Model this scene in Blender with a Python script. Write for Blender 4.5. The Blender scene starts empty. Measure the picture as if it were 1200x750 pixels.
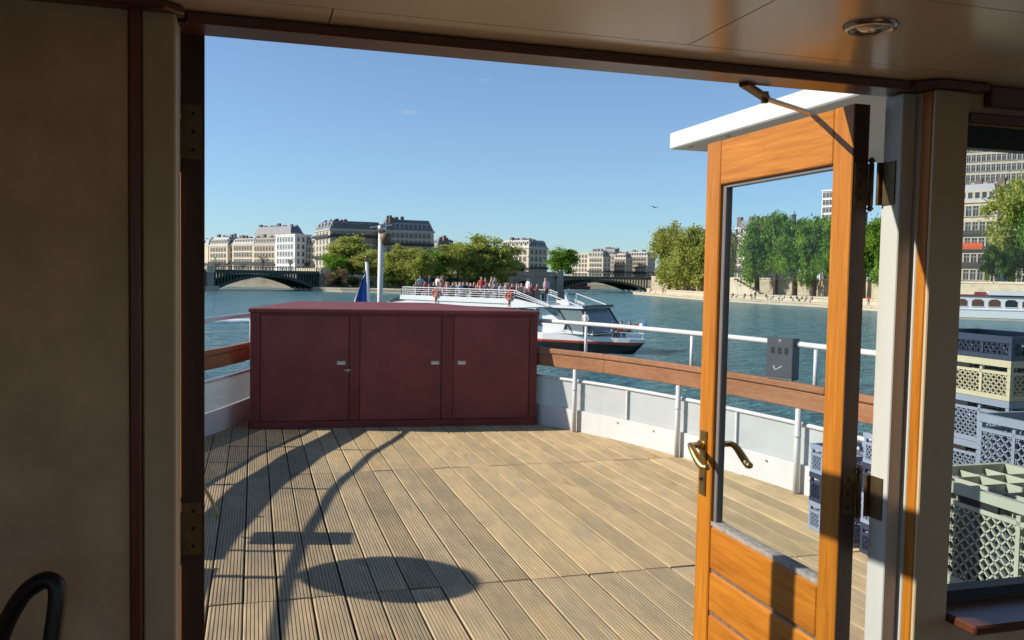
import bpy, bmesh, math, random
from mathutils import Vector, Matrix
R = math.radians
random.seed(7)
sc = bpy.context.scene
col = sc.collection

# ------------------------------------------------------------------ camera, sky, sun, exposure
FPX = 1025.0
YAW, PITCH, ROLL = R(16.46), R(2.98), R(1.07)
EYE = Vector((0, 0, 1.5))
fw = Vector((math.sin(YAW) * math.cos(PITCH), math.cos(YAW) * math.cos(PITCH), -math.sin(PITCH)))
r0 = Vector((math.cos(YAW), -math.sin(YAW), 0)); u0 = r0.cross(fw)
rt = r0 * math.cos(ROLL) + u0 * math.sin(ROLL)
up = u0 * math.cos(ROLL) - r0 * math.sin(ROLL)
cam = bpy.data.cameras.new('camera'); camo = bpy.data.objects.new('camera', cam); col.objects.link(camo)
cam.sensor_width = 36; cam.lens = FPX / 1200 * 36; cam.clip_start = .05; cam.clip_end = 9000
m3 = Matrix((rt, up, -fw)).transposed()
camo.matrix_world = Matrix.Translation(EYE) @ m3.to_4x4()
sc.camera = camo

SUN = Vector((-1, .267, .615)).normalized()
EL = math.asin(SUN.z); AZ = math.atan2(SUN.x, SUN.y)
w = bpy.data.worlds.new('World'); sc.world = w; w.use_nodes = True
nt = w.node_tree; bgn = nt.nodes['Background']
sky = nt.nodes.new('ShaderNodeTexSky'); sky.sky_type = 'NISHITA'; sky.sun_disc = False
sky.sun_elevation = EL; sky.sun_rotation = AZ
sky.air_density = 1.0; sky.dust_density = 0; sky.ozone_density = 9.0
# a few thin fair-weather wisps, low above the horizon all round
tc = nt.nodes.new('ShaderNodeTexCoord')
mp = nt.nodes.new('ShaderNodeMapping'); mp.inputs['Scale'].default_value = (1, 1, 4.5)
nz = nt.nodes.new('ShaderNodeTexNoise'); nz.inputs['Scale'].default_value = 9; nz.inputs['Detail'].default_value = 6
rp = nt.nodes.new('ShaderNodeValToRGB')
rp.color_ramp.elements[0].position = .70; rp.color_ramp.elements[0].color = (0, 0, 0, 1)
rp.color_ramp.elements[1].position = .80; rp.color_ramp.elements[1].color = (.5, .5, .5, 1)
mx = nt.nodes.new('ShaderNodeMix'); mx.data_type = 'RGBA'
mx.inputs['B'].default_value = (4.2, 4.5, 4.9, 1)
L = nt.links.new
L(tc.outputs['Generated'], mp.inputs['Vector']); L(mp.outputs[0], nz.inputs['Vector']); L(nz.outputs['Fac'], rp.inputs[0])
L(rp.outputs[0], mx.inputs['Factor']); L(sky.outputs[0], mx.inputs['A']); hs = nt.nodes.new('ShaderNodeHueSaturation'); hs.inputs['Saturation'].default_value = .80
wb_ = nt.nodes.new('ShaderNodeMix'); wb_.data_type = 'RGBA'; wb_.blend_type = 'MULTIPLY'; wb_.inputs['Factor'].default_value = 1; wb_.inputs['B'].default_value = (.84, .95, .95, 1)
L(mx.outputs['Result'], hs.inputs['Color']); L(hs.outputs[0], wb_.inputs['A']); L(wb_.outputs['Result'], bgn.inputs['Color'])
bgn.inputs['Strength'].default_value = .098
sl = bpy.data.lights.new('sun', 'SUN'); sl.energy = 4.0; sl.angle = R(.55); sl.color = (1, .93, .82)
slo = bpy.data.objects.new('sun', sl); col.objects.link(slo)
slo.rotation_euler = (-SUN).to_track_quat('-Z', 'Y').to_euler(); slo.location = (-20, 5, 15)
sc.view_settings.view_transform = 'Standard'; sc.view_settings.look = 'None'
sc.view_settings.gamma = 1; sc.view_settings.exposure = 0.6
try: sc.view_settings.use_curve_mapping = False
except Exception: pass

WATER = -3.5
def at(x, y, D): return EYE + (fw + rt * ((x - 600) / FPX) - up * ((y - 375) / FPX)) * D
def atz(x, D, z):
    p = at(x, 375, D); return Vector((p.x, p.y, z))
def zpx(x, y, D): return at(x, y, D).z

# ------------------------------------------------------------------ materials
def newmat(name):
    m = bpy.data.materials.new(name); m.use_nodes = True
    return m, m.node_tree, m.node_tree.nodes['Principled BSDF']
def N(t, typ, **kw):
    n = t.nodes.new(typ)
    for k, v in kw.items(): setattr(n, k, v)
    return n
def mat(name, c, rough=.6, metal=0, var=.15, scale=6, stretch=(1, 1, 1), bump=0, bscale=None, rnd=0, coat=0, dirt=None, dscale=3, dpos=.58, coord='Object', spec=.5):
    m, t, b = newmat(name); L = t.links.new
    b.inputs['Roughness'].default_value = rough; b.inputs['Metallic'].default_value = metal
    b.inputs['Coat Weight'].default_value = coat; b.inputs['Specular IOR Level'].default_value = spec
    tc = N(t, 'ShaderNodeTexCoord'); mp = N(t, 'ShaderNodeMapping'); mp.inputs['Scale'].default_value = stretch
    if coord == 'World':
        g = N(t, 'ShaderNodeNewGeometry'); L(g.outputs['Position'], mp.inputs[0])
    else: L(tc.outputs[coord], mp.inputs[0])
    vec = mp.outputs[0]
    oi = N(t, 'ShaderNodeObjectInfo')
    if rnd:
        ad = N(t, 'ShaderNodeVectorMath', operation='ADD'); mu = N(t, 'ShaderNodeMath', operation='MULTIPLY'); mu.inputs[1].default_value = 37
        L(oi.outputs['Random'], mu.inputs[0]); L(vec, ad.inputs[0]); L(mu.outputs[0], ad.inputs[1]); vec = ad.outputs[0]
    nz = N(t, 'ShaderNodeTexNoise'); nz.inputs['Scale'].default_value = scale; nz.inputs['Detail'].default_value = 7; nz.inputs['Roughness'].default_value = .6
    L(vec, nz.inputs['Vector'])
    hsv = N(t, 'ShaderNodeHueSaturation'); hsv.inputs['Color'].default_value = (*c, 1)
    mr = N(t, 'ShaderNodeMapRange'); mr.inputs[1].default_value = .25; mr.inputs[2].default_value = .75
    mr.inputs[3].default_value = 1 - var; mr.inputs[4].default_value = 1 + var
    L(nz.outputs['Fac'], mr.inputs[0]); val = mr.outputs[0]
    if rnd:
        r2 = N(t, 'ShaderNodeMapRange'); r2.inputs[3].default_value = 1 - rnd; r2.inputs[4].default_value = 1 + rnd
        L(oi.outputs['Random'], r2.inputs[0])
        mm = N(t, 'ShaderNodeMath', operation='MULTIPLY'); L(val, mm.inputs[0]); L(r2.outputs[0], mm.inputs[1]); val = mm.outputs[0]
    L(val, hsv.inputs['Value']); out = hsv.outputs[0]
    if dirt:
        n2 = N(t, 'ShaderNodeTexNoise'); n2.inputs['Scale'].default_value = dscale; n2.inputs['Detail'].default_value = 8; n2.inputs['Roughness'].default_value = .7
        L(vec, n2.inputs['Vector'])
        r = N(t, 'ShaderNodeValToRGB'); r.color_ramp.elements[0].position = dpos; r.color_ramp.elements[1].position = min(1, dpos + .14)
        L(n2.outputs['Fac'], r.inputs[0])
        x = N(t, 'ShaderNodeMix', data_type='RGBA'); x.inputs['B'].default_value = (*dirt, 1)
        L(r.outputs[0], x.inputs['Factor']); L(out, x.inputs['A']); out = x.outputs['Result']
    L(out, b.inputs['Base Color'])
    if bump:
        n3 = N(t, 'ShaderNodeTexNoise'); n3.inputs['Scale'].default_value = bscale or scale * 4; n3.inputs['Detail'].default_value = 5
        L(vec, n3.inputs['Vector'])
        bp = N(t, 'ShaderNodeBump'); bp.inputs['Strength'].default_value = bump; bp.inputs['Distance'].default_value = .01
        L(n3.outputs['Fac'], bp.inputs['Height']); L(bp.outputs[0], b.inputs['Normal'])
    return m
def grainmat(name, c1, c2, rough, along, scale=14, coat=0, bump=.15, wear=None, spec=.5):
    """varnished or weathered timber; `along` is the axis of the grain"""
    m, t, b = newmat(name); L = t.links.new
    b.inputs['Roughness'].default_value = rough; b.inputs['Coat Weight'].default_value = coat; b.inputs['Coat Roughness'].default_value = .2
    b.inputs['Specular IOR Level'].default_value = spec
    g = N(t, 'ShaderNodeNewGeometry'); mp = N(t, 'ShaderNodeMapping')
    s = [1.0, 1.0, 1.0]; s['XYZ'.index(along)] = .06; mp.inputs['Scale'].default_value = s
    oi = N(t, 'ShaderNodeObjectInfo'); mu = N(t, 'ShaderNodeMath', operation='MULTIPLY'); mu.inputs[1].default_value = 50
    ad = N(t, 'ShaderNodeVectorMath', operation='ADD')
    L(oi.outputs['Random'], mu.inputs[0]); L(g.outputs['Position'], mp.inputs[0]); L(mp.outputs[0], ad.inputs[0]); L(mu.outputs[0], ad.inputs[1])
    n1 = N(t, 'ShaderNodeTexNoise'); n1.inputs['Scale'].default_value = scale * 6; n1.inputs['Detail'].default_value = 8; n1.inputs['Roughness'].default_value = .65
    n1.inputs['Distortion'].default_value = .5
    n2 = N(t, 'ShaderNodeTexNoise'); n2.inputs['Scale'].default_value = scale * .6; n2.inputs['Detail'].default_value = 4
    L(ad.outputs[0], n1.inputs['Vector']); L(ad.outputs[0], n2.inputs['Vector'])
    a = N(t, 'ShaderNodeMath', operation='MULTIPLY_ADD'); a.inputs[1].default_value = .55; L(n1.outputs['Fac'], a.inputs[0])
    h = N(t, 'ShaderNodeMath', operation='MULTIPLY'); h.inputs[1].default_value = .45; L(n2.outputs['Fac'], h.inputs[0]); L(h.outputs[0], a.inputs[2])
    r = N(t, 'ShaderNodeValToRGB'); r.color_ramp.elements[0].position = .34; r.color_ramp.elements[0].color = (*c1, 1)
    r.color_ramp.elements[1].position = .66; r.color_ramp.elements[1].color = (*c2, 1)
    L(a.outputs[0], r.inputs[0]); out = r.outputs[0]
    if wear:
        n4 = N(t, 'ShaderNodeTexNoise'); n4.inputs['Scale'].default_value = 22; n4.inputs['Detail'].default_value = 8; n4.inputs['Roughness'].default_value = .75
        L(g.outputs['Position'], n4.inputs['Vector'])
        rr = N(t, 'ShaderNodeValToRGB'); rr.color_ramp.elements[0].position = .63; rr.color_ramp.elements[1].position = .72
        L(n4.outputs['Fac'], rr.inputs[0]); x = N(t, 'ShaderNodeMix', data_type='RGBA'); x.inputs['B'].default_value = (*wear, 1)
        L(rr.outputs[0], x.inputs['Factor']); L(out, x.inputs['A']); out = x.outputs['Result']
    L(out, b.inputs['Base Color'])
    bp = N(t, 'ShaderNodeBump'); bp.inputs['Strength'].default_value = bump; bp.inputs['Distance'].default_value = .004
    L(n1.outputs['Fac'], bp.inputs['Height']); L(bp.outputs[0], b.inputs['Normal'])
    return m
def glassmat(name, tint=(.93, .96, .97), refl=.8):
    m = bpy.data.materials.new(name); m.use_nodes = True; t = m.node_tree; t.nodes.clear(); L = t.links.new
    o = N(t, 'ShaderNodeOutputMaterial'); tr = N(t, 'ShaderNodeBsdfTransparent'); tr.inputs[0].default_value = (*tint, 1)
    g = N(t, 'ShaderNodeBsdfGlossy'); g.inputs['Roughness'].default_value = .01; g.inputs[0].default_value = (refl, refl, refl, 1)
    lw = N(t, 'ShaderNodeLayerWeight'); lw.inputs[0].default_value = .5; pw = N(t, 'ShaderNodeMath', operation='POWER'); pw.inputs[1].default_value = 5; L(lw.outputs['Facing'], pw.inputs[0])
    fr = N(t, 'ShaderNodeMath', operation='MULTIPLY_ADD'); fr.inputs[1].default_value = .75; fr.inputs[2].default_value = .02; L(pw.outputs[0], fr.inputs[0]); mx = N(t, 'ShaderNodeMixShader')
    L(fr.outputs[0], mx.inputs[0]); L(tr.outputs[0], mx.inputs[1]); L(g.outputs[0], mx.inputs[2]); L(mx.outputs[0], o.inputs[0])
    return m
def leafmat(name, c, tr=.45):
    m = bpy.data.materials.new(name); m.use_nodes = True; t = m.node_tree; t.nodes.clear(); L = t.links.new
    o = N(t, 'ShaderNodeOutputMaterial'); d = N(t, 'ShaderNodeBsdfDiffuse'); tl = N(t, 'ShaderNodeBsdfTranslucent'); mx = N(t, 'ShaderNodeMixShader'); mx.inputs[0].default_value = tr
    g = N(t, 'ShaderNodeNewGeometry'); nz = N(t, 'ShaderNodeTexNoise'); nz.inputs['Scale'].default_value = .5; nz.inputs['Detail'].default_value = 6
    L(g.outputs['Position'], nz.inputs['Vector'])
    mr = N(t, 'ShaderNodeMapRange'); mr.inputs[1].default_value = .3; mr.inputs[2].default_value = .7; mr.inputs[3].default_value = .65; mr.inputs[4].default_value = 1.35
    L(nz.outputs['Fac'], mr.inputs[0]); h = N(t, 'ShaderNodeHueSaturation'); h.inputs['Color'].default_value = (*c, 1); L(mr.outputs[0], h.inputs['Value'])
    for n in (d, tl): L(h.outputs[0], n.inputs[0])
    L(d.outputs[0], mx.inputs[1]); L(tl.outputs[0], mx.inputs[2]); L(mx.outputs[0], o.inputs[0])
    return m

M = {}
def deckmat(name='deck_timber', k=(1, 1, 1)):
    m, t, b = newmat(name); L = t.links.new
    b.inputs['Roughness'].default_value = .8; b.inputs['Specular IOR Level'].default_value = .3
    g = N(t, 'ShaderNodeNewGeometry'); oi = N(t, 'ShaderNodeObjectInfo')
    mu = N(t, 'ShaderNodeMath', operation='MULTIPLY'); mu.inputs[1].default_value = 60; L(oi.outputs['Random'], mu.inputs[0])
    def noise(s, sc_, det=6, add=True):
        mp = N(t, 'ShaderNodeMapping'); mp.inputs['Scale'].default_value = s; L(g.outputs['Position'], mp.inputs[0]); v = mp.outputs[0]
        if add:
            ad = N(t, 'ShaderNodeVectorMath', operation='ADD'); L(v, ad.inputs[0]); L(mu.outputs[0], ad.inputs[1]); v = ad.outputs[0]
        n = N(t, 'ShaderNodeTexNoise'); n.inputs['Scale'].default_value = sc_; n.inputs['Detail'].default_value = det; n.inputs['Roughness'].default_value = .62
        L(v, n.inputs['Vector']); return n.outputs['Fac']
    grain = noise((1, .035, 1), 120, 8); patch = noise((1, .5, 1), 5, 7); fine = noise((1, .4, 1), 160, 3)
    r = N(t, 'ShaderNodeValToRGB'); e = r.color_ramp.elements
    e[0].position = .25; e[0].color = (.31, .235, .138, 1); e[1].position = .75; e[1].color = (.52, .41, .255, 1)
    L(grain, r.inputs[0])
    r2 = N(t, 'ShaderNodeValToRGB'); e = r2.color_ramp.elements
    e[0].position = .34; e[0].color = (.76, .78, .81, 1); e[1].position = .66; e[1].color = (1.05, 1.0, .93, 1); L(patch, r2.inputs[0])
    x = N(t, 'ShaderNodeMix', data_type='RGBA', blend_type='MULTIPLY'); x.inputs['Factor'].default_value = 1; L(r.outputs[0], x.inputs['A']); L(r2.outputs[0], x.inputs['B'])
    mr = N(t, 'ShaderNodeMapRange'); mr.inputs[3].default_value = .82; mr.inputs[4].default_value = 1.14; L(oi.outputs['Random'], mr.inputs[0])
    h = N(t, 'ShaderNodeHueSaturation'); L(x.outputs['Result'], h.inputs['Color']); L(mr.outputs[0], h.inputs['Value'])
    # dark knots and stains
    st = noise((1, .5, 1), 7, 9); r3 = N(t, 'ShaderNodeValToRGB'); e = r3.color_ramp.elements
    e[0].position = .63; e[1].position = .78; L(st, r3.inputs[0])
    y = N(t, 'ShaderNodeMix', data_type='RGBA'); y.inputs['B'].default_value = (.16, .115, .075, 1); L(r3.outputs[0], y.inputs['Factor']); L(h.outputs[0], y.inputs['A'])
    tn = N(t, 'ShaderNodeMix', data_type='RGBA', blend_type='MULTIPLY'); tn.inputs['Factor'].default_value = 1; tn.inputs['B'].default_value = (*k, 1); L(y.outputs['Result'], tn.inputs['A'])
    L(tn.outputs['Result'], b.inputs['Base Color'])
    bp = N(t, 'ShaderNodeBump'); bp.inputs['Strength'].default_value = .35; bp.inputs['Distance'].default_value = .002; L(fine, bp.inputs['Height']); L(bp.outputs[0], b.inputs['Normal'])
    return m
def watermat():
    m, t, b = newmat('river_water'); L = t.links.new
    b.inputs['Base Color'].default_value = (.095, .28, .31, 1); b.inputs['Roughness'].default_value = .2; b.inputs['IOR'].default_value = 1.33
    g = N(t, 'ShaderNodeNewGeometry')
    def noise(s, scl, det):
        mp = N(t, 'ShaderNodeMapping'); mp.inputs['Scale'].default_value = s; mp.inputs['Rotation'].default_value = (0, 0, R(-18)); L(g.outputs['Position'], mp.inputs[0])
        n = N(t, 'ShaderNodeTexNoise'); n.inputs['Scale'].default_value = scl; n.inputs['Detail'].default_value = det; n.inputs['Roughness'].default_value = .6; L(mp.outputs[0], n.inputs['Vector']); return n.outputs['Fac']
    a = noise((.8, 1.9, 1), .45, 6); c = noise((.7, 1.8, 1), .10, 4); d = noise((1, 1.5, 1), 2.0, 4)
    s1 = N(t, 'ShaderNodeMath', operation='MULTIPLY_ADD'); s1.inputs[1].default_value = 1.5; L(a, s1.inputs[0])
    s2 = N(t, 'ShaderNodeMath', operation='MULTIPLY_ADD'); s2.inputs[1].default_value = .35; L(d, s2.inputs[0])
    k = N(t, 'ShaderNodeMath', operation='MULTIPLY'); k.inputs[1].default_value = 2.6; L(c, k.inputs[0]); L(k.outputs[0], s2.inputs[2]); L(s2.outputs[0], s1.inputs[2])
    bp = N(t, 'ShaderNodeBump'); bp.inputs['Strength'].default_value = 1.0; bp.inputs['Distance'].default_value = 2.6; L(s1.outputs[0], bp.inputs['Height']); L(bp.outputs[0], b.inputs['Normal'])
    return m
M['deck'] = deckmat(); M['deck_smooth'] = deckmat('smooth_deck_timber', (1.16, 1.13, 1.04))
M['water'] = watermat()
M['varnish_z'] = grainmat('varnished_oak_upright', (.28, .082, .004), (.55, .205, .016), .42, 'Z', coat=.05, spec=.3, wear=(.22, .08, .02))
M['varnish_y'] = grainmat('varnished_oak_rail', (.28, .082, .004), (.55, .205, .018), .42, 'Y', coat=.05, spec=.3, wear=(.22, .09, .03))
M['weathered_edge'] = mat('weathered_grey_bead', (.30, .27, .24), .8, var=.4, scale=60)
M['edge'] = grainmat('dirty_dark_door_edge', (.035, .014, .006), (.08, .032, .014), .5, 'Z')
M['groove'] = mat('dirty_joint', (.16, .10, .07), .8, var=.5, scale=50)
M['mahogany'] = grainmat('dark_mahogany', (.075, .022, .010), (.14, .045, .020), .35, 'X', coat=.2)
M['mahogany_z'] = grainmat('dark_mahogany_strip', (.11, .025, .010), (.19, .05, .02), .35, 'Z', coat=.2)
M['railwood'] = grainmat('railing_hardwood', (.21, .088, .040), (.37, .18, .088), .55, 'Y', scale=9, coat=0, wear=(.42, .30, .20), spec=.3)
M['maroon'] = mat('maroon_paint', (.20, .050, .042), .6, spec=.3, var=.25, scale=3, bump=.12, bscale=45, dirt=(.25, .12, .095), dscale=18, dpos=.66)
M['maroon_trim'] = mat('maroon_trim_paint', (.165, .038, .032), .6, spec=.3, var=.22, scale=4, bump=.12, bscale=45)
M['white'] = mat('white_paint', (.62, .62, .60), .45, var=.05, scale=4, dirt=(.52, .46, .38), dscale=9, dpos=.68)
M['white_plate'] = mat('white_plate_paint', (.56, .57, .57), .5, var=.05, scale=2, bump=.05, bscale=8, dirt=(.50, .45, .38), dscale=6, dpos=.68)
M['jamb'] = mat('chipped_white_jamb', (.50, .50, .46), .55, var=.06, scale=8, stretch=(1, 1, .25), dirt=(.34, .18, .09), dscale=16, dpos=.62)
M['beige'] = mat('beige_wall_laminate', (.60, .425, .265), .5, var=.24, scale=8, bump=.05, bscale=30)
M['beige_post'] = mat('beige_post_laminate', (.52, .40, .25), .5, var=.08, scale=5)
M['ceiling'] = mat('cream_ceiling_laminate', (.62, .50, .355), .2, var=.08, scale=2.2, bump=.02, bscale=5, coat=0)
M['dark'] = mat('black_shadow_gap', (.012, .012, .012), .8)
M['floor'] = mat('dark_cabin_floor', (.34, .19, .09), .5, var=.2, scale=5)
M['brass'] = mat('aged_brass', (.44, .31, .12), .38, 1, var=.2, scale=30)
M['bronze'] = mat('tarnished_brass_hinge', (.15, .10, .05), .45, .8, var=.35, scale=40)
M['steel'] = mat('worn_steel', (.45, .44, .42), .35, .9, var=.2, scale=20)
M['chrome'] = mat('dull_chrome', (.42, .38, .33), .25, 1, var=.1)
M['black'] = mat('black_satin_metal', (.010, .010, .011), .4, 0, var=.2)
M['greybox'] = mat('grey_powder_coat', (.055, .06, .068), .45, var=.08, scale=6)
M['glass'] = glassmat('clear_glass', (.90, .95, .97))
def screenmat():
    m = bpy.data.materials.new('white_mesh_screen'); m.use_nodes = True; t = m.node_tree; t.nodes.clear(); L = t.links.new
    o = N(t, 'ShaderNodeOutputMaterial'); tr = N(t, 'ShaderNodeBsdfTransparent'); d = N(t, 'ShaderNodeBsdfDiffuse'); d.inputs[0].default_value = (.66, .67, .65, 1)
    g = N(t, 'ShaderNodeNewGeometry'); nz = N(t, 'ShaderNodeTexNoise'); nz.inputs['Scale'].default_value = 4; nz.inputs['Detail'].default_value = 5; L(g.outputs['Position'], nz.inputs['Vector'])
    mr = N(t, 'ShaderNodeMapRange'); mr.inputs[1].default_value = .3; mr.inputs[2].default_value = .7; mr.inputs[3].default_value = .46; mr.inputs[4].default_value = .58; L(nz.outputs['Fac'], mr.inputs[0])
    mx = N(t, 'ShaderNodeMixShader'); L(mr.outputs[0], mx.inputs[0]); L(tr.outputs[0], mx.inputs[1]); L(d.outputs[0], mx.inputs[2]); L(mx.outputs[0], o.inputs[0]); return m
M['screen'] = screenmat()
M['bulb'] = glassmat('lamp_glass', (.8, .8, .78))
M['boatglass'] = mat('tinted_boat_glass', (.17, .215, .225), .08, var=.2, scale=.4)
M['seal'] = mat('black_rubber_seal', (.025, .022, .022), .5)
M['bead'] = mat('grey_glazing_bead', (.16, .15, .15), .45, var=.15)
M['olive'] = mat('olive_crate_plastic', (.41, .43, .34), .5, var=.08)
M['cream_crate'] = mat('cream_crate_plastic', (.46, .43, .28), .5, var=.08)
M['grey_crate'] = mat('grey_crate_plastic', (.22, .26, .32), .5, var=.1)
M['navy_crate'] = mat('navy_crate_plastic', (.028, .038, .07), .45, var=.1)
M['navy_white'] = mat('pale_blue_crate_plastic', (.24, .29, .38), .5, var=.1)
M['glassware'] = mat('stored_glassware', (.16, .19, .24), .1, var=.5, scale=18, spec=.8)
M['blue_cloth'] = mat('blue_flag_cloth', (.03, .13, .50), .8, var=.1); M['white_cloth'] = mat('white_flag_cloth', (.75, .75, .74), .8); M['red_cloth'] = mat('red_flag_cloth', (.5, .03, .03), .8)
M['rope'] = mat('yellowed_hose', (.42, .29, .10), .6, var=.2)
M['lamp_body'] = mat('rusty_lamp_body', (.16, .10, .05), .6, var=.4, scale=20)
M['stone'] = mat('pale_quay_stone', (.50, .43, .31), .85, var=.18, scale=.35, dirt=(.27, .23, .17), dscale=.22, dpos=.58, coord='World')
M['stone_w'] = mat('river_wall_stone', (.42, .36, .255), .85, var=.2, scale=.5, dirt=(.22, .19, .14), dscale=.3, dpos=.55, coord='World')
M['stone_grey'] = mat('grey_bridge_stone', (.30, .27, .23), .85, var=.2, scale=.5, coord='World', dirt=(.16, .15, .13), dscale=.4)
M['sand'] = mat('sandy_quay_paving', (.50, .43, .31), .9, var=.12, scale=.4, coord='World')
M['ground'] = mat('city_ground', (.20, .19, .17), .9, var=.2, scale=.1, coord='World')
M['bridge'] = mat('green_bridge_iron', (.022, .052, .042), .55, var=.2, scale=1)
M['bridge_shade'] = mat('shaded_bridge_iron', (.02, .032, .03), .6, var=.2, scale=1)  # darker copy of the bridge green: shade under the deck put into colour
M['slate'] = mat('slate_roof', (.13, .145, .17), .6, var=.2, scale=.6, coord='World')
M['zinc'] = mat('zinc_roof', (.27, .29, .31), .5, var=.15, scale=.5, coord='World')
M['chimney'] = mat('chimney_brick', (.17, .125, .10), .9, var=.3, scale=1.5, coord='World')
def wallm(n, c): return mat(n, c, .85, var=.10, scale=.35, coord='World', dirt=tuple(k * .75 for k in c), dscale=.3, dpos=.6)
M['cream'] = wallm('cream_stone_wall', (.62, .54, .40)); M['cream2'] = wallm('sandy_stone_wall', (.57, .48, .34)); M['whitewall'] = wallm('white_render_wall', (.76, .755, .72))
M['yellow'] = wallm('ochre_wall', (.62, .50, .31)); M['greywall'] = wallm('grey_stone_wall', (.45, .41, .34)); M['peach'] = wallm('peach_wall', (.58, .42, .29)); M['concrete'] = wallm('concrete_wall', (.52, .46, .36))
M['pane'] = mat('window_pane', (.055, .06, .07), .15, var=.5, scale=.6, coord='World'); M['frame'] = mat('window_surround', (.50, .45, .36), .8, var=.1, coord='World')
M['iron'] = mat('balcony_iron', (.03, .03, .032), .6)
M['bark'] = mat('tree_bark', (.085, .062, .042), .9, var=.3, scale=2)
M['awning'] = mat('orange_awning_cloth', (.55, .10, .03), .8)
M['hullblack'] = mat('black_hull_paint', (.02, .02, .022), .35); M['hullred'] = mat('red_hull_stripe', (.42, .06, .035), .4); M['redbox'] = mat('red_plastic', (.5, .04, .03), .4)
M['boatwhite'] = mat('tour_boat_white', (.74, .74, .72), .35, var=.05, scale=1); M['boatgrey'] = mat('tour_boat_grey_deck', (.35, .37, .38), .5)
M['orange'] = mat('orange_lifebuoy', (.62, .13, .04), .5)
M['brownglass'] = mat('brown_curtained_pane', (.13, .055, .035), .2)
M['redbarge'] = mat('red_barge_paint', (.22, .05, .04), .5)
M['foam'] = mat('wake_foam', (.72, .75, .75), .7, var=.1, scale=2)
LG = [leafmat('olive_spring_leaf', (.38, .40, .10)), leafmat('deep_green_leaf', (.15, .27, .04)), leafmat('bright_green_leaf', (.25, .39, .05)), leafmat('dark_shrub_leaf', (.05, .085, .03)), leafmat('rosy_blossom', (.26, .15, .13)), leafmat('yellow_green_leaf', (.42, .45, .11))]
SK = [mat('skin', (.50, .30, .21), .6), mat('skin_tan', (.30, .17, .11), .6)]
HAIR = mat('dark_hair', (.03, .02, .015), .6); TROU = mat('dark_trousers', (.04, .045, .07), .8)
SHIRT = {'white': (.72, .72, .70), 'navy': (.04, .05, .12), 'red': (.50, .05, .05), 'black': (.025, .025, .028), 'pale blue': (.30, .42, .60), 'grey': (.25, .25, .26), 'beige': (.48, .40, .29), 'pink': (.60, .28, .27)}
SHIRT = {k: mat(k.replace(' ', '_') + '_shirt', v, .85, var=.1, scale=8) for k, v in SHIRT.items()}

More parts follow.
